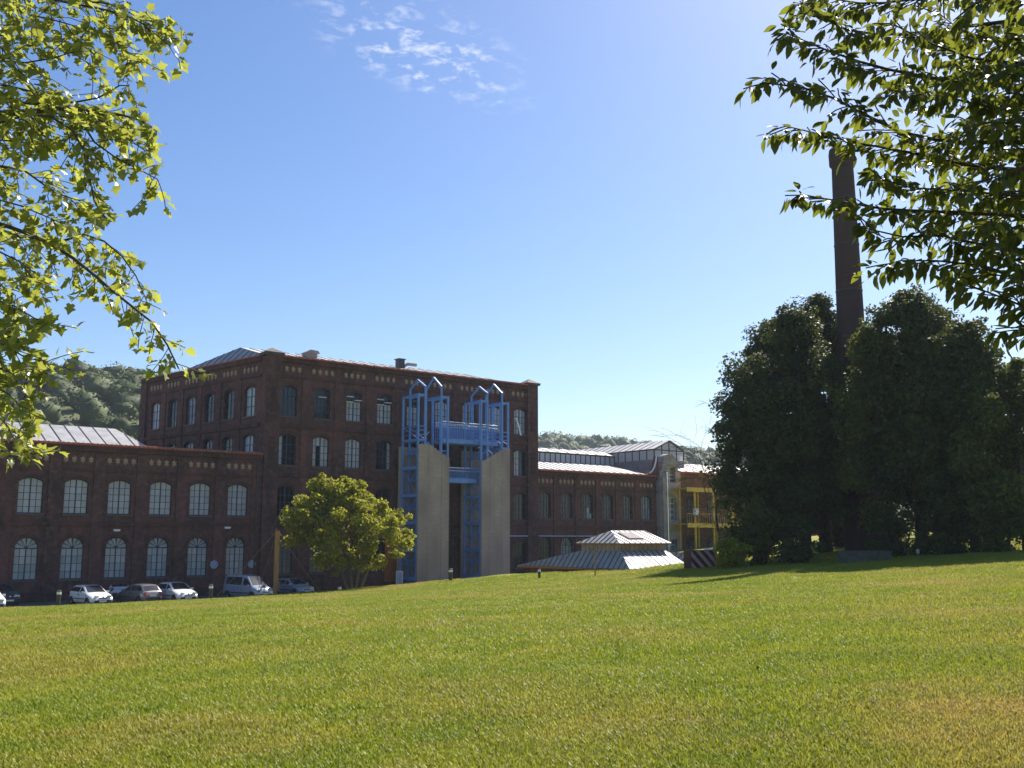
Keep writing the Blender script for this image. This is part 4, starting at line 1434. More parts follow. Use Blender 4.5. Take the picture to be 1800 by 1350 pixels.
# ------------------------------------------------------------------ parked cars
def make_car(name, label, loc, heading, paint, L=3.8, Wd=1.64, H=1.42, van=False, group='cars parked before the brick wing', style='hatch'):
    """x forward. Body grown from cross-sections; glass cut out of the same skin"""
    C = empty(name, loc, heading, label, 'van' if van else 'car', group)
    hl = L / 2
    if van:
        top = [(-hl, 0.75), (-hl + 0.04, 1.2), (-hl + 0.10, H - 0.10), (-hl + 0.35, H), (0.1, H + 0.0), (0.62, H - 0.12), (1.22, 1.08), (1.36, 1.02), (hl - 0.22, 0.86), (hl - 0.04, 0.66), (hl, 0.5)]
        ws0, ws1, rg0, rg1 = 0.62, 1.22, -hl + 0.04, -hl + 0.10
        belt = 1.0
    else:
        top = [(-hl, 0.55), (-hl + 0.06, 0.86), (-hl + 0.14, 0.95), (-hl + 0.50, H - 0.12), (-hl + 0.75, H - 0.03), (-0.25, H), (0.12, H - 0.04), (0.88, 0.95), (1.0, 0.92), (hl - 0.3, 0.74), (hl - 0.06, 0.58), (hl, 0.45)]
        ws0, ws1, rg0, rg1 = 0.12, 0.88, -hl + 0.14, -hl + 0.50
        belt = 0.90
    tx, tz = zip(*top)
    xs = sorted(set(list(tx) + list(np.linspace(-hl, hl, 22)) + [ws0, ws1, -0.05, -0.15, -0.95, -1.05, -hl + 0.4, 0.5]))
    xs = [x for i, x in enumerate(xs) if i == 0 or x - xs[i - 1] > 0.015]
    zt = np.interp(xs, tx, tz)
    rows = []
    hw = Wd / 2
    for x, z in zip(xs, zt):
        e = abs(x) / hl
        w = hw * (1 - 0.16 * max(0, (e - 0.72) / 0.28) ** 2)
        zb = 0.24 if e < 0.9 else 0.24 + 0.1 * (e - 0.9) / 0.1
        zbe = min(belt + 0.05 * (-x / hl), z - 0.06)
        gh = max(0.0, z - zbe - 0.06)
        wr = w - 0.05 - 0.30 * gh * (0.6 if van else 1.0)
        rows.append([(w * 0.86, zb), (w * 0.97, zb + 0.08), (w, zb + 0.3 * (zbe - zb)), (w, zb + 0.62 * (zbe - zb)), (w * 0.985, zbe),
                     (w * 0.985 + (wr - w * 0.985) * 0.12, zbe + gh * 0.12), (w * 0.985 + (wr - w * 0.985) * 0.86, zbe + gh * 0.86),
                     (wr - 0.02, z - 0.035), (wr - 0.11, z - 0.012), (wr * 0.45, z), (0, z + 0.008)])
    nr = len(rows[0])
    full = []
    for x, r_ in zip(xs, rows):
        full.append([(x, -y, z) for y, z in r_] + [(x, y, z) for y, z in r_[-2::-1]])
    nc = len(full[0])
    verts = [v for ring in full for v in ring]
    body, side, front, rear = [], [], [], []
    pillars = [(-0.12, 0.0)] if not van else [(-0.45, -0.33), (0.28, 0.42)]
    for i in range(len(xs) - 1):
        xm = (xs[i] + xs[i + 1]) / 2
        for j in range(nc - 1):
            f = (i * nc + j, i * nc + j + 1, (i + 1) * nc + j + 1, (i + 1) * nc + j)
            jj = j if j < nr - 1 else nc - 2 - j
            lo_, hi_ = (rg1 - 0.12, ws1 - 0.22) if not van else (-hl + 0.28, ws1 - 0.25)
            pil = any(a < xm < b_ for a, b_ in ((-0.16, -0.04),)) if not van else any(a < xm < b_ for a, b_ in ((-0.75, -0.6), (0.1, 0.2)))
            if jj == 5 and lo_ < xm < hi_ and not pil:
                side.append(f)
            elif jj >= 8 and ws0 < xm < ws1:
                front.append(f)
            elif jj >= 8 and rg0 < xm < rg1:
                rear.append(f)
            else:
                body.append(f)
    body.append(tuple(range(nc)))
    body.append(tuple((len(xs) - 1) * nc + k for k in range(nc))[::-1])

    def piece(nm, faces, m_):
        used = sorted({k for f in faces for k in f})
        mp = {k: n for n, k in enumerate(used)}
        mb = MB().add([verts[k] for k in used], [tuple(mp[k] for k in f) for f in faces])
        o = mb.build(nm, m_, C, True)
        return o
    bo = piece('body', body, paint)
    piece('windscreen', front, M['car_glass'])
    if rear:
        piece('rear_window', rear, M['car_glass'])
    piece('side_glass', side, M['car_glass'])
    # wheels
    wx = (hl - 0.72, -hl + 0.62)
    for x in wx:
        for s in (-1, 1):
            y = s * (hw - 0.09)
            ty = MB()
            pr = [(0.20, -0.10), (0.285, -0.10), (0.30, -0.05), (0.30, 0.05), (0.285, 0.10), (0.20, 0.10)]
            n_ = 18
            b0 = len(ty.v)
            for r_, dy in pr:
                for k in range(n_):
                    a_ = 2 * pi * k / n_
                    ty.v.append((x + r_ * cos(a_), y + dy * 1.06, 0.30 + r_ * sin(a_)))
            for i in range(len(pr) - 1):
                for k in range(n_):
                    k2 = (k + 1) % n_
                    ty.f.append((i * n_ + k, i * n_ + k2, (i + 1) * n_ + k2, (i + 1) * n_ + k))
            t_ = ty.build('wheel', M['rubber'], C, True)
            rm = MB()
            dsc = [(x + 0.2 * cos(2 * pi * k / 14), 0.30 + 0.2 * sin(2 * pi * k / 14)) for k in range(14)]
            rm.prism(dsc, y + s * 0.07, y + s * 0.095)
            rm.prism([(x + 0.06 * cos(2 * pi * k / 8), 0.30 + 0.06 * sin(2 * pi * k / 8)) for k in range(8)], y + s * 0.09, y + s * 0.11)
            rm.build('rim', M['alloy'], t_)
            ar = MB().prism([(x + 0.36 * cos(pi * k / 10), 0.28 + 0.36 * sin(pi * k / 10)) for k in range(11)], y - s * 0.1 if s > 0 else y + 0.1, y + s * 0.098)
            ar.build('wheel_arch', M['trim'], C)
    # lamps, bumpers, trim
    zh = 0.66 if not van else 0.78
    for s in (-1, 1):
        o = MB().prism([(-0.19, -0.07), (0.17, -0.06), (0.2, 0.06), (-0.1, 0.09)], -0.05, 0.05).build('headlight', M['lamp_glass'], C)
        o.location = (hl - 0.085, s * (hw - 0.36), zh)
        o.rotation_euler = (0, 0, radians(90 - s * 22))
        q = MB().prism([(-0.12, -0.12), (0.12, -0.12), (0.12, 0.14), (-0.12, 0.14)], -0.03, 0.03).build('tail_light', M['tail_red'], C)
        q.location = (-hl + 0.045, s * (hw - 0.24), 0.74)
        q.rotation_euler = (0, 0, radians(90 + s * 25))
        mr = MB().box(-0.06, 0.06, -0.09, 0.09, -0.06, 0.07).build('mirror', paint, C)
        mr.location = (ws1 - 0.22, s * (hw + 0.08), belt + 0.06)
        MB().box(-hl + 1.0, hl - 1.1, s * hw - 0.012, s * hw + 0.014, 0.46, 0.53).build('rubbing_strip', M['trim'], C)
        MB().box(-0.35, -0.17, s * (hw - 0.005) - 0.015, s * (hw - 0.005) + 0.015, belt - 0.13, belt - 0.095).build('door_handle', M['trim'], C)
        sm = MB()
        for xd in ((-0.10, 0.93) if not van else (-0.68, 0.16, 1.05)):
            sm.box(xd - 0.008, xd + 0.008, s * hw - 0.01, s * hw + 0.006, 0.34, belt - 0.04)
        sm.build('door_seam', M['trim'], C)
    MB().box(hl - 0.06, hl + 0.012, -hw * 0.72, hw * 0.72, 0.27, 0.43).build('bumper', M['trim'], C)
    MB().box(hl - 0.05, hl + 0.006, -0.3, 0.3, 0.54, 0.6).build('grille', M['trim'], C)
    em = MB().prism([(-0.07, 0), (0, -0.09), (0.07, 0), (0, 0.09)], -0.01, 0.01).build('badge', M['steel'], C)
    em.location = (hl - 0.005, 0, 0.62)
    em.rotation_euler = (0, 0, radians(90))
    MB().box(-hl - 0.012, -hl + 0.06, -hw * 0.72, hw * 0.72, 0.3, 0.5).build('bumper', M['trim'], C)
    MB().box(hl - 0.03, hl + 0.02, -0.26, 0.26, 0.3, 0.41).build('number_plate', M['plate'], C)
    MB().box(-hl - 0.02, -hl + 0.03, -0.26, 0.26, 0.56, 0.67).build('number_plate', M['plate'], C)
    return C


NOSE = RZ - radians(90)                                # nose towards the lawn


def park(px, Y):
    p = spot(px, 900, Y)
    return (p.x, p.y, GZ)


make_car('parked_car', 'white hatchback cut by the left edge of the picture', park(-12, 68), NOSE + radians(4), M['car_white'])
make_car('parked_car', 'dark blue car half hidden behind the leftmost white hatchback', park(14, 73.2), NOSE + radians(6), M['car_dark'])
make_car('parked_car', 'white five door hatchback standing alone to the right of the left bollard', park(169, 72.3), NOSE + radians(10), M['car_white'])
make_car('parked_car', 'silver hatchback in the back row, its rear showing between white and grey cars', park(207, 81.0), NOSE + pi, M['car_silver'])
make_car('parked_car', 'grey hatchback parked tail towards the lawn', park(252, 74.4), NOSE + pi + radians(14), M['car_grey'])
make_car('parked_car', 'white rounded hatchback to the right of the grey one', park(317, 76.4), NOSE + radians(8), M['car_white'], 3.85, 1.66, 1.44)
make_car('parked_van', 'tall pale silver van with side windows next to the wooden post', park(441, 80.0), NOSE + radians(20), M['car_blue'], 4.05, 1.68, 1.86, van=True)
make_car('parked_car', 'grey blue car half hidden behind the wooden post', park(520, 84.5), NOSE + radians(12), M['car_blue'], 3.8, 1.64, 1.40)


# ------------------------------------------------------------------ bollards, post, boards
def bollard(px, py, Y, label, h=1.05, r=0.125):
    p = spot(px, py, Y)
    z = max(GZ, float(lawn_z(p.x, p.y)) if float(lawn_sd(np.array(p.x), np.array(p.y))) > 0.2 else GZ) - 0.03
    B = empty('bollard', (p.x, p.y, z), 0.3, label, 'bollard', 'bollards along the edge of the lawn')
    MB().lathe([(r, 0), (r, h * 0.78)], n=12).build('shaft', M['dark_metal'], B)
    MB().lathe([(r + 0.012, h * 0.74), (r + 0.012, h * 0.90)], n=12).build('reflective_band', M['white_paint'], B)
    MB().lathe([(r + 0.02, h * 0.905), (r + 0.02, h * 0.97), (r * 0.6, h)], n=12).build('cap', M['dark_metal'], B)


bollard(102, 1068, 64.0, 'dark bollard with white band between the leftmost cars')
bollard(370, 1050, 70.6, 'dark bollard with white band left of the silver van')
bollard(597, 1032, 79.5, 'dark bollard with white band at the foot of the round tree')
bollard(792, 1024, 81.0, 'dark bollard with white band before the orange door', 1.0, 0.16)
bollard(948, 1017, 72.6, 'dark bollard with white band in front of the pavilion', 0.72, 0.1)

pb = spot(484, 1050, 73.5)
pz = float(lawn_z(pb.x, pb.y))
WP = empty('wooden_post', (pb.x, pb.y, pz), 0.35, 'orange weathered wooden post held by three guy wires', 'post')
MB().box(-0.17, 0.0, -0.15, 0.15, -0.1, 4.75).build('timber', M['wood_post'], WP)
MB().box(0.01, 0.15, -0.13, 0.13, -0.1, 4.6).build('timber', M['wood_post'], WP)
MB().box(0.0, 0.24, -0.16, 0.16, 0.35, 0.95).build('splice_block', M['wood_post'], WP)
MB().box(-0.2, 0.19, -0.18, 0.18, 4.62, 4.7).build('wire_collar', M['dark_metal'], WP)
inv = WP.matrix_basis.inverted()
for px_, py_, yy in ((366, 1045, 72.5), (449, 1030, 79.0), (563, 1040, 75.5)):
    e = spot(px_, py_, yy)
    e.z = max(GZ, float(lawn_z(e.x, e.y)) if float(lawn_sd(np.array(e.x), np.array(e.y))) > 0 else GZ)
    e = inv @ e
    mid_ = Vector((0, 0, 4.66)).lerp(e, 0.5) + Vector((0, 0, -0.12))
    MB().tube([(0, 0, 4.66), mid_, e], 0.022, 5).build('guy_wire', M['wire'], WP)

nb = spot(702, 1024, 92.5)
NB = empty('notice_board', (nb.x, nb.y, GZ), RZ + radians(-35), 'upright pale notice board at the foot of the nearer stair tower', 'notice board')
MB().box(-0.32, 0.32, -0.03, 0.03, 0.15, 1.75).build('board', M['white_paint'], NB)
MB().box(-0.26, 0.26, -0.045, -0.031, 0.35, 1.65).build('poster', simple('faded_blue_print', (0.30, 0.38, 0.50), (0.42, 0.46, 0.52), 0.7, scale=2.5), NB)
for x in (-0.28, 0.28):
    MB().box(x - 0.03, x + 0.03, 0.035, 0.09, 0, 1.8).build('leg', M['dark_metal'], NB)
th_ = spot(1046, 1008, 69)
tz_ = float(lawn_z(th_.x, th_.y))
TP = MB().tube([(0, 0, -0.2), (0.01, 0, 0.9), (0, 0.01, 1.75)], [0.05, 0.045, 0.04], 7).build('thin_stake', M['wood_post'])
TP.location = (th_.x, th_.y, tz_)
tag(TP, 'thin wooden stake standing in the lawn before the pavilion roof', 'stake')
lw_ = spot(1520, 982, 61)
LWL = empty('low_block', (lw_.x, lw_.y, float(lawn_z(lw_.x, lw_.y)) - 0.05), 0.1, 'low mossy grey stone block at the foot of the chimney trees', 'stone block')
b_ = MB().box(-1.5, 1.5, -0.4, 0.4, 0, 0.62)
b_.build('block', simple('mossy_stone', (0.11, 0.11, 0.085), (0.06, 0.07, 0.04), 0.95, scale=2.5, bump=0.4), LWL)
MB().box(-1.58, 1.58, -0.46, 0.46, 0.622, 0.72).build('cover_slab', M['sill'], LWL)
sg = spot(1613, 972, 60)
SG = empty('garden_marker', (sg.x, sg.y, float(lawn_z(sg.x, sg.y))), 0.2, 'small pale marker stake under the trees right of the stone block', 'marker')
MB().box(-0.03, 0.03, -0.02, 0.02, -0.1, 0.55).build('stake', M['wood_post'], SG)
MB().box(-0.1, 0.1, -0.045, -0.022, 0.3, 0.55).build('plate', M['kerb'], SG)

# ------------------------------------------------------------------ trees in the middle distance


def broad_tree(name, label, base, height, rx, ry, seed, leaf, size=0.25, nclump=70, per=300, low=0.06, bark=None, cat='tree', group=None, lean=(0, 0), stems=1, shape=0.9, crad=1.2, fl=0.0):
    r = np.random.default_rng(seed)
    T = empty(name, base, 0, label, cat, group)
    cz = height * (1 + low) / 2
    hz = height * (1 - low) / 2
    cs = []
    while len(cs) < nclump:
        u_ = r.random() * 2 - 1
        rad_ = sqrt(max(0.0, 1 - abs(u_) ** 2.6)) * (r.random() ** 0.35)
        an = r.random() * 2 * pi
        t_ = (u_ + 1) / 2
        wid = (0.8 + 0.2 * sin(pi * min(1, t_ * 1.25))) * (1 if t_ < 0.6 else 1 - (1 - shape) * (t_ - 0.6) / 0.4)
        q = np.array([rad_ * cos(an) * rx * wid + lean[0] * t_, rad_ * sin(an) * ry * wid + lean[1] * t_, cz + u_ * hz * (0.95 - fl * r.random())])
        q += r.normal(size=3) * 0.25
        cs.append(q)
    cs = np.array(cs)
    rs = crad * (0.6 + 0.75 * r.random(nclump))
    rs = np.minimum(rs, np.maximum(0.35, (height - cs[:, 2]) * 1.1))
    # tufts that break the outline
    out = cs[r.integers(0, nclump, nclump)] + r.normal(size=(nclump, 3)) * crad * 0.5
    out[:, 2] = np.clip(out[:, 2], 0.4, height * 1.01)
    v1_, f1_ = leaf_cloud(cs, rs, per, size, r, 0.8)
    v2_, f2_ = leaf_cloud(out, np.full(nclump, crad * 0.42), max(20, per // 6), size, r, 0.8)
    v = np.concatenate([v1_, v2_])
    v[:, 2] = np.maximum(v[:, 2], 0.05)
    f = np.concatenate([f1_, f2_ + len(v1_)])
    cr = link(bpy.data.objects.new('crown', np_mesh('crown', v, f, leaf)), T)
    tr = MB()
    bk = bark or M['bark']
    for s in range(stems):
        off = (s - (stems - 1) / 2)
        x_, y_ = off * 0.25, 0.1 * (s % 2)
        spread = off * rx * 0.35
        r0 = max(0.16, height * 0.022) / sqrt(stems)
        zt_ = height * 0.72
        pts = [(x_, y_, -0.3), (x_ + spread * 0.25, y_, zt_ * 0.25), (x_ + spread * 0.6 + lean[0] * 0.3, y_, zt_ * 0.6), (x_ + spread + lean[0] * 0.6, y_ + 0.2, zt_)]
        tr.tube(pts, [r0 * 1.25, r0, r0 * 0.65, r0 * 0.25], 8)
        for k in r.choice(nclump, 12, replace=False):
            e = Vector(cs[k])
            h0 = min(zt_ * 0.9, max(height * 0.12, e.z * 0.55))
            t_ = h0 / zt_
            s0 = Vector((x_ + spread * t_ + lean[0] * 0.6 * t_, y_ + 0.1, h0))
            m_ = s0.lerp(e, 0.5) + Vector((0, 0, 0.3))
            tr.tube([s0, m_, e], [r0 * 0.38, r0 * 0.25, r0 * 0.08], 5, cap=False)
    tr.build('trunk', bk, T, True)
    return T


def on_lawn(px, Y, sink=0.1):
    p = spot(px, 960, Y)
    return (p.x, p.y, float(lawn_z(p.x, p.y)) - sink)


g_ = 'trees round the factory chimney'
broad_tree('leafy_tree', 'dark leafy tree at the left end of the group by the chimney', on_lawn(1332, 73), 15.8, 3.1, 3.0, 21, M['leaf_lime'], nclump=105, shape=0.75, group=g_)
broad_tree('leafy_tree', 'tall dark tree with a domed crown just left of the chimney', on_lawn(1416, 71), 18.0, 3.8, 3.4, 22, M['leaf_lime'], nclump=125, low=0.12, shape=0.85, group=g_)
broad_tree('leafy_tree', 'slim paler green tree leaning on the right side of the chimney', on_lawn(1550, 66), 15.4, 2.0, 2.2, 23, M['leaf_yellow'], nclump=56, low=0.12, group=g_)
broad_tree('leafy_tree', 'tallest dark tree right of the chimney with a rounded top', on_lawn(1622, 66), 17.7, 4.0, 3.6, 24, M['leaf_lime'], nclump=140, low=0.15, shape=0.8, group=g_)
broad_tree('leafy_tree', 'dark spreading tree right of the tallest one', on_lawn(1716, 62), 14.6, 3.5, 3.2, 25, M['leaf_lime'], nclump=110, low=0.08, group=g_)
broad_tree('leafy_tree', 'lower green tree at the right edge under the overhanging branches', on_lawn(1806, 59), 11.6, 3.2, 2.8, 26, M['leaf_yellow'], nclump=80, group=g_)
broad_tree('leafy_tree', 'dark thick tree close behind the chimney foot', on_lawn(1478, 81), 17.5, 3.2, 2.0, 27, M['leaf_lime'], nclump=85, low=0.0, shape=0.75, group=g_)
broad_tree('leafy_tree', 'dark tree standing behind the gap between the chimney trees', on_lawn(1570, 73), 10.5, 2.6, 2.2, 28, M['leaf_lime'], nclump=50, low=0.0, group=g_)
broad_tree('leafy_tree', 'dark tree filling the back between the leftmost and the domed tree', on_lawn(1385, 77), 18.4, 3.2, 2.4, 29, M['leaf_lime'], nclump=85, low=0.3, group=g_)
broad_tree('leafy_tree', 'dark tall tree touching the left side of the chimney from behind', on_lawn(1452, 76), 20.2, 2.8, 2.2, 30, M['leaf_lime'], nclump=80, low=0.2, group=g_)
broad_tree('leafy_tree', 'dark broad tree behind the two right hand crowns', on_lawn(1668, 74), 17.8, 3.8, 2.6, 32, M['leaf_lime'], nclump=100, low=0.2, group=g_)
gs = 'shrubs under the chimney trees'
for k, (px_, Y, h_, rx_, lf, lb) in enumerate((
        (1284, 66, 1.9, 0.6, 'leaf_round', 'yellow green shrub beside the striped container'),
        (1338, 67, 4.8, 1.0, 'leaf_yellow', 'light green shrub in the gap right of the leftmost tree'),
        (1400, 66, 3.2, 1.7, 'leaf_lime', 'dark shrub at the foot of the domed tree'),
        (1580, 64, 3.0, 2.0, 'leaf_lime', 'dark shrub behind the low stone block'),
        (1670, 62, 2.6, 1.6, 'leaf_lime', 'dark shrub below the tallest tree'),
        (1760, 60, 2.4, 1.5, 'leaf_yellow', 'green shrub near the right edge under the trees'))):
    broad_tree('shrub', lb, on_lawn(px_, Y), h_, rx_, rx_, 40 + k, M[lf], 0.22, 20, 160, 0.0, cat='shrub', group=gs, stems=3, crad=0.7)

rt = spot(622, 1033, 78.5)
broad_tree('round_tree', 'small sunlit yellow green tree with several stems before the brick block', (rt.x, rt.y, float(lawn_z(rt.x, rt.y)) - 0.1), 8.8, 5.1, 3.4, 31, M['leaf_round'], 0.25, 120, 230, 0.17, M['bark_pale'], stems=4, lean=(-1.7, 0), crad=0.75, fl=0.25, shape=0.5)

# bare tree left of the group


def bare_tree(base, seed):
    r = random.Random(seed)
    T = empty('bare_tree', base, 0, 'leafless thin tree with drooping twigs left of the chimney trees', 'tree')
    tr, tw = MB(), MB()

    def grow(p, d, length, rad, depth):
        pts, rr_ = [p], [rad]
        n = 4
        for i in range(n):
            d = (d + Vector((r.gauss(0, 0.13), r.gauss(0, 0.13), 0.06 if depth < 2 else -0.10))).normalized()
            p = p + d * length / n
            pts.append(p)
            rr_.append(max(0.008, rad * (1 - 0.6 * (i + 1) / n)))
        (tr if depth < 2 else tw).tube(pts, rr_, 5 if depth < 2 else 3, cap=False)
        if depth < 4:
            for k in range(5 if depth < 2 else 4):
                q = pts[r.randint(1, n)]
                nd = (d + Vector((r.gauss(-0.25, 0.7), r.gauss(0, 0.6), r.gauss(0.15, 0.4)))).normalized()
                grow(q, nd, length * r.uniform(0.5, 0.72), rr_[2] * 0.6, depth + 1)
    grow(Vector((0, 0, -0.2)), Vector((-0.05, 0, 1)), 7.0, 0.11, 0)
    tr.build('trunk', M['bark'], T, True)
    o = tw.build('twigs', M['bark'], T, fix=False)


bb = on_lawn(1268, 76)
bare_tree(bb, 4)

# ------------------------------------------------------------------ near trees that reach into the picture


def maple_outline():
    """five pointed leaf, stalk at the origin, tip along +x, unit length"""
    pts = [(0.02, 0), (-0.10, 0.16), (0.05, 0.40), (0.28, 0.30), (0.42, 0.55), (0.60, 0.25), (1.0, 0.0)]
    return pts + [(x, -y) for x, y in pts[-2:0:-1]]


def oval_outline():
    pts = [(0, 0), (0.16, 0.13), (0.38, 0.21), (0.62, 0.19), (0.84, 0.09), (1.0, 0.0)]
    return pts + [(x, -y) for x, y in pts[-2:0:-1]]


def leaf_template(pts, cup, droop):
    """fan of triangles round a midrib point, folded along the rib"""
    v = [(0.42, 0.0, -droop * 0.16)]
    for x, y in pts:
        v.append((x, y, cup * abs(y) - droop * x * x))
    n = len(pts)
    f = [(0, 1 + i, 1 + (i + 1) % n) for i in range(n)]
    return np.array(v), np.array(f)


def near_tree(name, label, trunk, trunk_h, branches, outl, size, step, twig, mat, bark, seed, hang, crown=None, lpt=6, flat=1.0):
    r = random.Random(seed)
    T = empty(name, trunk, 0, label, 'tree')
    tv = Vector(trunk)
    tk = MB().tube([(0, 0, -0.3), (0.1, 0.05, trunk_h * 0.4), (0.0, 0.1, trunk_h * 0.8), (0.15, 0, trunk_h)], [0.34, 0.27, 0.2, 0.12], 12)
    tk.build('trunk', bark, T, True)
    temps = [leaf_template(outl, c_, d_) for c_, d_ in ((0.25, 0.18), (0.45, 0.1), (0.1, 0.3), (0.35, -0.08))]
    leaves = []                                          # (matrix, size, variant)
    tw = MB()

    def put_leaf(p, d, s):
        """d: direction of the blade"""
        d = d.normalized()
        n = Vector((r.gauss(0, 0.5), r.gauss(0, 0.5), 1.0 + r.gauss(0, 0.35)))
        n = (n - d * n.dot(d))
        if n.length < 0.05:
            n = d.orthogonal()
        n.normalize()
        y = n.cross(d)
        m_ = Matrix(((d.x, y.x, n.x, p.x), (d.y, y.y, n.y, p.y), (d.z, y.z, n.z, p.z), (0, 0, 0, 1)))
        leaves.append((m_, s, r.randrange(4)))
    for bi, (pts, ya, yb, rad) in enumerate(branches):
        P = []
        sh = 6 if pts[0][0] > 900 else -22
        pts = [(x_ + (sh if i == len(pts) - 1 else sh * 0.5 if i == len(pts) - 2 else 0), y_) for i, (x_, y_) in enumerate(pts)]
        for i, (px_, py_) in enumerate(pts):
            t_ = i / (len(pts) - 1)
            P.append(spot(px_, py_, ya + (yb - ya) * t_) - tv)
        z0 = max(0.8, min(trunk_h * 0.95, P[0].z - 0.9))
        root = Vector((0.0, 0.05, z0))
        P = [root, root.lerp(P[0], 0.5) + Vector((0, 0, 0.25))] + P
        # smooth and sample
        S = []
        for i in range(len(P) - 1):
            p0, p1, p2, p3 = P[max(0, i - 1)], P[i], P[i + 1], P[min(len(P) - 1, i + 2)]
            k = max(2, int((p2 - p1).length / 0.03))
            for j in range(k):
                t_ = j / k
                S.append(0.5 * ((2 * p1) + (p2 - p0) * t_ + (2 * p0 - 5 * p1 + 4 * p2 - p3) * t_ * t_ + (3 * p1 - p0 - 3 * p2 + p3) * t_ ** 3))
        S.append(P[-1])
        n = len(S)
        sub = S[::10] + [S[-1]]
        MB().tube(sub, [rad * (1 - 0.88 * i / (len(sub) - 1)) for i in range(len(sub))], 6).build('branch', bark, T, True)
        acc = 0
        for i in range(int(n * 0.14), n):
            seg = (S[i] - S[i - 1])
            acc += seg.length
            if acc < step:
                continue
            acc = 0
            fr_ = i / n
            d = seg.normalized()
            sd_ = Vector((r.gauss(0, 1), r.gauss(0, 1), r.gauss(-0.1, 0.7) * flat))
            sd_ = (sd_ - d * sd_.dot(d)).normalized()
            td = (d * (0.7 if flat == 1.0 else 1.15) + sd_ * (0.8 if flat == 1.0 else 0.6) + Vector((0, 0, -0.12 * flat))).normalized()
            tl = twig * r.uniform(0.5, 1.15) * (1.0 if fr_ < 0.8 else 0.6)
            q = S[i].copy()
            tp = [q.copy()]
            for k in range(lpt):
                td = (td + Vector((r.gauss(0, 0.16), r.gauss(0, 0.16), -0.05)) * (1 if flat == 1.0 else 0.5)).normalized()
                q = q + td * tl / lpt
                tp.append(q.copy())
                s_ = Vector((r.gauss(0, 1), r.gauss(0, 1), r.gauss(0, 0.4)))
                s_ = (s_ - td * s_.dot(td)).normalized()
                ld = (td * 0.45 + s_ * 0.8 + Vector((0, 0, -hang * r.uniform(0.3, 1.4)))).normalized()
                st = q + ld * size * 0.25
                put_leaf(st, ld, size * r.uniform(0.65, 1.15))
            tw.tube(tp[::2] + ([tp[-1]] if len(tp) % 2 == 0 else []), 0.005, 3, cap=False)
    tw.build('twigs', bark, T, fix=False)['kind'] = 'stuff'
    if crown:
        c_, rad_, cnt = crown
        for _ in range(cnt):
            d = Vector((r.gauss(0, 1), r.gauss(0, 1), r.gauss(0, 1))).normalized() * r.random() ** 0.4
            p = Vector((c_[0] + d.x * rad_[0], c_[1] + d.y * rad_[1], c_[2] + d.z * rad_[2]))
            put_leaf(p - tv, Vector((r.gauss(0, 1), r.gauss(0, 1), r.gauss(-hang, 0.5))), size * r.uniform(0.9, 1.5))
    # the leaves that show largest are single pieces, the others one mass
    invw = Matrix.Translation(tv)

    def show(m_):
        p = m_.translation + tv
        v = Vector((p.x, p.y * cos(PITCH) + (p.z - EYE) * sin(PITCH), -p.y * sin(PITCH) + (p.z - EYE) * cos(PITCH)))
        if v.y < 0.5:
            return -1
        return 1.0 if abs(v.x / v.y) < 0.514 and abs(v.z / v.y) < 0.386 else -1
    sc_ = []
    for k, (m_, s, q) in enumerate(leaves):
        d = (m_.translation + tv - Vector((0, 0, EYE)))
        face = abs((m_.to_3x3() @ Vector((0, 0, 1))).dot(d.normalized()))
        sc_.append((show(m_) * (s / d.length) * (0.3 + face), k))
    sc_.sort(reverse=True)
    big = {k for _, k in sc_[:295]}
    meshes = []
    for v, f in temps:
        meshes.append(np_mesh('leaf', v, f, mat))
    vs, fs, base = [], [], 0
    for k, (m_, s, q) in enumerate(leaves):
        if k in big:
            o = bpy.data.objects.new('leaf', meshes[q])
            o.matrix_local = m_ @ Matrix.Scale(s, 4)
            link(o, T)
        else:
            v, f = temps[q]
            a = np.array(m_)
            vs.append((v * s) @ a[:3, :3].T + a[:3, 3])
            fs.append(f + base)
            base += len(v)
    fo = link(bpy.data.objects.new('foliage', np_mesh('foliage', np.concatenate(vs), np.concatenate(fs), mat)), T)
    fo['kind'] = 'stuff'
    print(name, len(leaves), 'leaves')
    return T


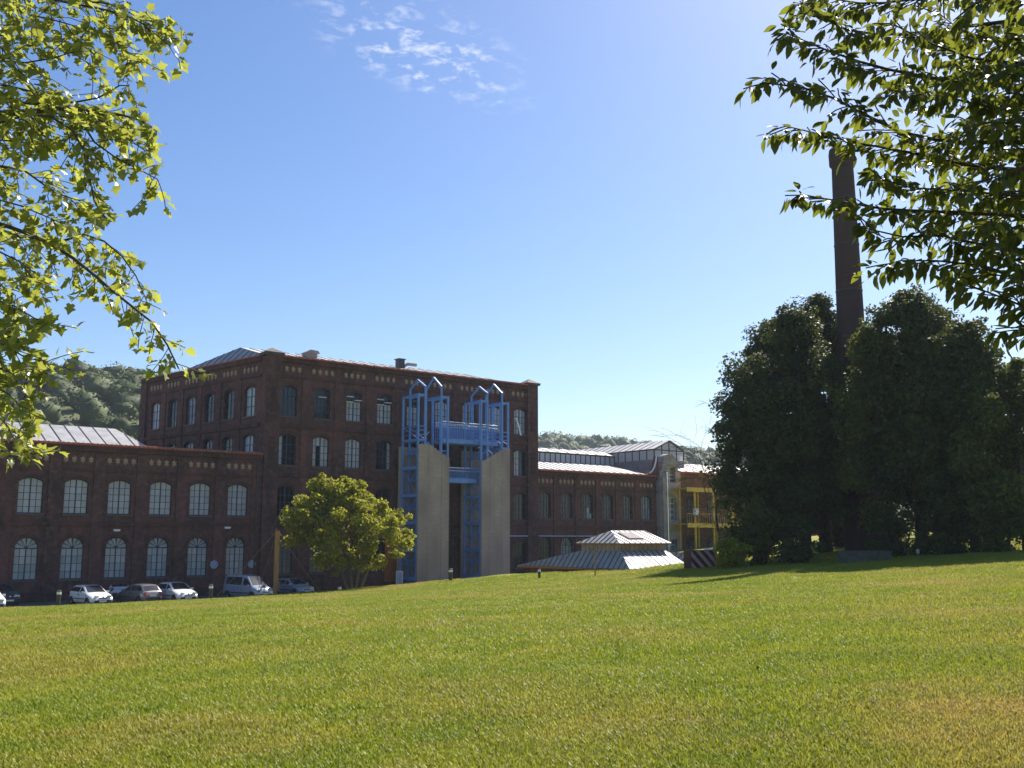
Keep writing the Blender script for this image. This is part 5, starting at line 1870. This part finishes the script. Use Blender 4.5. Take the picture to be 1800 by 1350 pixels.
BL = [
    ([(-60, -60), (100, -5), (200, 8), (270, 40), (322, 28)], 10.6, 9.6, .03),
    ([(-60, -20), (120, 5), (230, 30), (290, 65), (322, 82)], 10.2, 9.5, .03),
    ([(-60, 60), (80, 72), (180, 62), (240, 95), (283, 112)], 10.8, 9.8, .03),
    ([(-60, 205), (40, 196), (115, 192), (200, 200), (260, 212), (298, 232)], 10.5, 9.6, .045),
    ([(-60, 180), (115, 192), (160, 245), (225, 290), (285, 308), (295, 328)], 10.0, 9.4, .03),
    ([(-60, 140), (50, 160), (130, 180), (190, 165), (235, 140), (248, 165)], 11.0, 10.2, .03),
    ([(-60, 210), (90, 205), (140, 250), (155, 300), (180, 365), (210, 385)], 9.8, 9.2, .03),
    ([(-60, 290), (40, 300), (100, 335), (160, 352)], 10.8, 10.0, .03),
    ([(-60, 385), (20, 400), (90, 430), (140, 462), (190, 505), (240, 545), (290, 580), (336, 648)], 10.2, 9.4, .04),
    ([(-60, 400), (90, 425), (150, 412), (200, 436), (250, 485), (280, 530)], 10.6, 10.0, .03),
    ([(-60, 440), (20, 450), (70, 490), (118, 502)], 9.6, 9.2, .025),
    ([(-60, 520), (30, 540), (85, 568), (118, 562)], 10.0, 9.5, .025),
    ([(-60, 600), (20, 610), (70, 640), (118, 630)], 9.4, 9.0, .025),
    ([(-60, 670), (10, 690), (55, 722), (95, 735)], 9.2, 8.8, .025),
    ([(-60, 700), (10, 745), (45, 790), (85, 800)], 9.3, 8.9, .025),
    ([(-60, 0), (60, 28), (125, 40), (190, 60)], 10.0, 9.6, .025),
    ([(-60, 110), (60, 110), (120, 95), (170, 90)], 9.8, 9.4, .025),
    ([(-60, 250), (50, 250), (95, 275)], 10.4, 10.0, .025),
    ([(-60, 345), (30, 360), (90, 380), (150, 400)], 10.4, 9.9, .025),
    ([(-60, 640), (30, 655), (85, 690)], 9.6, 9.2, .025),
    ([(-60, 560), (10, 580), (50, 600)], 9.8, 9.3, .025),
    ([(-60, 480), (10, 500), (50, 520)], 10.4, 9.8, .025),
    ([(-60, 40), (10, 80), (60, 140)], 9.6, 9.2, .025),
    ([(-60, 310), (-10, 330), (30, 330)], 9.6, 9.4, .025),
    ([(-60, 740), (0, 770), (30, 800)], 9.6, 9.4, .02),
    ([(-60, -30), (40, -10), (90, 15)], 9.4, 9.2, .02),
    ([(-60, 150), (20, 180), (70, 230)], 9.4, 9.2, .02),
    ([(110, 192), (200, 225), (250, 255), (290, 270)], 10.0, 9.6, .02),
]
tl_ = spot(-330, 1000, 10.6)
near_tree('plane_tree', 'near tree with lobed sunlit leaves hanging into the left of the picture',
          (tl_.x, tl_.y, float(lawn_z(tl_.x, tl_.y)) - 0.1), 6.5, BL, maple_outline(), 0.110, 0.082, 0.52, M['leaf_plane'], M['bark_plane'], 11, 0.35,
          ((tl_.x - 1.6, tl_.y - 0.4, 7.6), (2.4, 2.4, 1.8), 1200), lpt=6)

BR = [
    ([(2000, 20), (1750, 40), (1600, 60), (1500, 55), (1440, 30), (1400, 2)], 7.4, 6.2, .03),
    ([(2000, 160), (1750, 150), (1600, 130), (1500, 105), (1430, 80), (1376, 58)], 7.2, 6.0, .03),
    ([(2000, 260), (1800, 250), (1680, 250), (1578, 230), (1500, 190), (1450, 166), (1390, 150), (1336, 146)], 7.0, 5.9, .03),
    ([(2000, 320), (1800, 300), (1700, 290), (1600, 268), (1500, 250), (1440, 236), (1376, 222)], 7.2, 6.1, .025),
    ([(2000, 390), (1800, 380), (1650, 372), (1560, 368), (1480, 355), (1402, 342)], 6.8, 6.0, .03),
    ([(2000, 350), (1800, 345), (1690, 335), (1600, 330), (1560, 318), (1524, 310)], 7.0, 6.2, .02),
    ([(2000, 470), (1800, 440), (1700, 425), (1620, 410), (1560, 420), (1515, 400)], 6.6, 6.0, .025),
    ([(2000, 540), (1820, 500), (1740, 470), (1660, 460), (1600, 455), (1550, 465)], 6.6, 6.1, .025),
    ([(2000, 600), (1850, 560), (1780, 530), (1720, 510), (1680, 490)], 6.4, 5.9, .025),
    ([(2000, 660), (1880, 620), (1820, 590), (1780, 575)], 6.4, 6.0, .025),
    ([(2000, -60), (1750, -30), (1600, 0), (1500, 5), (1425, -10)], 7.6, 6.6, .03),
    ([(2000, 200), (1800, 195), (1700, 180), (1620, 160), (1560, 160)], 6.6, 6.0, .025),
    ([(2000, 100), (1800, 110), (1700, 100), (1620, 70), (1560, 40)], 6.6, 6.0, .025),
    ([(2000, 60), (1800, 70), (1700, 60), (1640, 20)], 6.4, 5.9, .025),
    ([(2000, 140), (1850, 140), (1760, 130), (1680, 140)], 6.2, 5.8, .02),
    ([(2000, 230), (1850, 220), (1760, 215), (1690, 215)], 6.2, 5.8, .02),
    ([(2000, 300), (1850, 290), (1780, 300), (1720, 320)], 6.2, 5.8, .02),
    ([(2000, 420), (1860, 410), (1790, 400), (1720, 395)], 6.2, 5.8, .02),
    ([(2000, 500), (1870, 480), (1810, 470), (1750, 445)], 6.2, 5.8, .02),
    ([(2000, 0), (1850, 0), (1760, -10), (1700, 10)], 6.2, 5.8, .02),
    ([(2000, 560), (1880, 540), (1830, 530), (1790, 500)], 6.1, 5.8, .02),
    ([(2000, 180), (1860, 175), (1800, 170), (1740, 180)], 7.4, 7.0, .02),
    ([(2000, 340), (1860, 335), (1800, 335), (1740, 340)], 7.4, 7.0, .02),
    ([(2000, 80), (1860, 85), (1800, 85), (1740, 90)], 7.4, 7.0, .02),
    ([(2000, 260), (1860, 265), (1800, 262), (1740, 262)], 7.6, 7.2, .02),
]
tr_ = spot(2350, 1000, 7.6)
near_tree('cherry_tree', 'near tree with dark pointed drooping leaves filling the upper right corner',
          (tr_.x, tr_.y, float(lawn_z(tr_.x, tr_.y)) - 0.1), 4.2, BR, oval_outline(), 0.106, 0.04, 0.29, M['leaf_cherry'], M['bark'], 12, 0.75,
          ((tr_.x - 0.6, tr_.y + 0.6, 5.2), (2.4, 2.4, 1.5), 4000), lpt=7, flat=0.3)

# ------------------------------------------------------------------ grass
src = bpy.data.collections.new('grass_tufts')            # sources only, not part of the scene
tuft_objs = []
for q in range(6):
    r = random.Random(100 + q)
    vs, fs = [], []
    for k in range(9):
        a_ = r.uniform(0, 2 * pi)
        ox, oy = r.gauss(0, 0.035), r.gauss(0, 0.035)
        h_ = r.uniform(0.018, 0.055)
        ln_ = r.uniform(0.2, 0.95) * h_
        w_ = r.uniform(0.0035, 0.006)
        dx, dy = cos(a_), sin(a_)
        b0 = len(vs)
        vs += [(ox - dy * w_, oy + dx * w_, -0.008), (ox + dy * w_, oy - dx * w_, -0.008),
               (ox + dx * ln_ * 0.4 + dy * w_ * 0.8, oy + dy * ln_ * 0.4 - dx * w_ * 0.8, h_ * 0.65), (ox + dx * ln_ * 0.4 - dy * w_ * 0.8, oy + dy * ln_ * 0.4 + dx * w_ * 0.8, h_ * 0.65),
               (ox + dx * ln_, oy + dy * ln_, h_)]
        fs += [(b0, b0 + 1, b0 + 2, b0 + 3), (b0 + 3, b0 + 2, b0 + 4)]
    me = bpy.data.meshes.new('tuft')
    me.from_pydata(vs, [], fs)
    me.materials.append(M['blade'])
    o = bpy.data.objects.new('tuft', me)
    src.objects.link(o)
pts = []
scl = []
for y0, y1, dens, sc_ in ((2.5, 4.5, 620, 1.0), (4.5, 9, 620, 1.0), (9, 14, 360, 1.15), (14, 22, 150, 1.4), (22, 36, 70, 1.6), (36, 58, 34, 1.8), (58, 84, 20, 1.8)):
    half = 1.0 if y1 < 10 else 0.85 if y1 < 23 else 0.66
    ar = half * (y1 * y1 - y0 * y0)
    n = int(ar * dens)
    yy = np.sqrt(rng.random(n) * (y1 * y1 - y0 * y0) + y0 * y0)
    xx = (rng.random(n) * 2 - 1) * half * yy
    ok = lawn_sd(xx, yy) > 0.1
    xx, yy = xx[ok], yy[ok]
    tt = np.clip((lawn_sd(xx, yy) + 1.2) / 1.6, 0, 1)
    tt = tt * tt * (3 - 2 * tt)
    zz = lawn_z(xx, yy) * tt + (GZ - 0.25) * (1 - tt) + 0.03 * np.sin(xx * 0.9 + 1.3 * np.sin(yy * 0.5)) * np.cos(yy * 0.7) * tt
    pts.append(np.stack([xx, yy, zz], -1))
    scl.append(sc_ * (0.65 + 0.7 * rng.random(len(xx))))
pts = np.concatenate(pts)
scl = np.concatenate(scl)
gm = bpy.data.meshes.new('grass')
gm.vertices.add(len(pts))
gm.vertices.foreach_set('co', pts.astype(np.float32).ravel())
at_ = gm.attributes.new('tuft_scale', 'FLOAT', 'POINT')
at_.data.foreach_set('value', scl.astype(np.float32))
at_ = gm.attributes.new('tuft_turn', 'FLOAT', 'POINT')
at_.data.foreach_set('value', (rng.random(len(pts)) * 2 * pi).astype(np.float32))
grass = link(bpy.data.objects.new('grass', gm))
tag(grass, 'short mown grass with straw coloured patches covering the sloping lawn', 'grass', kind='stuff')
ng = bpy.data.node_groups.new('grass', 'GeometryNodeTree')
ng.interface.new_socket('Geometry', in_out='INPUT', socket_type='NodeSocketGeometry')
ng.interface.new_socket('Geometry', in_out='OUTPUT', socket_type='NodeSocketGeometry')
gi, go = ng.nodes.new('NodeGroupInput'), ng.nodes.new('NodeGroupOutput')
ip = ng.nodes.new('GeometryNodeInstanceOnPoints')
ci = ng.nodes.new('GeometryNodeCollectionInfo')
ci.inputs['Collection'].default_value = src
ci.inputs['Separate Children'].default_value = True
na = ng.nodes.new('GeometryNodeInputNamedAttribute')
na.data_type = 'FLOAT'
na.inputs['Name'].default_value = 'tuft_scale'
nb_ = ng.nodes.new('GeometryNodeInputNamedAttribute')
nb_.data_type = 'FLOAT'
nb_.inputs['Name'].default_value = 'tuft_turn'
cbx = ng.nodes.new('ShaderNodeCombineXYZ')
ng.links.new(nb_.outputs[0], cbx.inputs[2])
ng.links.new(gi.outputs[0], ip.inputs['Points'])
ng.links.new(ci.outputs[0], ip.inputs['Instance'])
ip.inputs['Pick Instance'].default_value = True
ng.links.new(cbx.outputs[0], ip.inputs['Rotation'])
ng.links.new(na.outputs[0], ip.inputs['Scale'])
ng.links.new(ip.outputs[0], go.inputs[0])
md = grass.modifiers.new('tufts', 'NODES')
md.node_group = ng
print('grass tufts', len(pts))

# a few fallen leaves on the lawn
LEAF = np_mesh('fallen_leaf', *leaf_template(maple_outline(), 0.5, 0.2), simple('dead_leaf', (0.30, 0.12, 0.045), (0.22, 0.08, 0.03), 0.8))
FALL = ['brown fallen leaf on the grass nearest the middle of the bottom edge', 'brown fallen leaf on the grass straight below the gap between the stair towers',
        'brown fallen leaf on the grass below the left end of the tree group', 'brown fallen leaf on the grass near the lower left corner']
for k, (px_, py_) in enumerate(((835, 1288), (868, 1198), (1335, 1180), (300, 1343))):
    Y = 8.0
    for _ in range(30):
        p = spot(px_, py_, Y)
        Y *= (EYE - float(lawn_z(p.x, p.y))) / max(0.05, EYE - p.z)
    o = bpy.data.objects.new('fallen_leaf', LEAF)
    o.location = (p.x, p.y, float(lawn_z(p.x, p.y)) + 0.045)
    o.rotation_euler = (0.3 * k, 0.4, k * 1.1)
    o.scale = (0.055,) * 3
    tag(link(o), FALL[k], 'leaf', 'fallen leaves on the lawn')

# ------------------------------------------------------------------ air
hz = MB().box(-1400, 1400, -60, 2600, GZ - 1.8, 112).build('haze', None)
tag(hz, kind='stuff')
hm = bpy.data.materials.new('summer_haze')
hm.use_nodes = True
nt = hm.node_tree
nt.nodes.remove(nt.nodes['Principled BSDF'])
pv = nnode(nt, 'ShaderNodeVolumePrincipled')
pv.inputs['Color'].default_value = (0.80, 0.90, 1.0, 1)
pv.inputs['Density'].default_value = 0.0002
pv.inputs['Anisotropy'].default_value = 0.0
nt.links.new(pv.outputs[0], nt.nodes['Material Output'].inputs['Volume'])
hz.data.materials.append(hm)
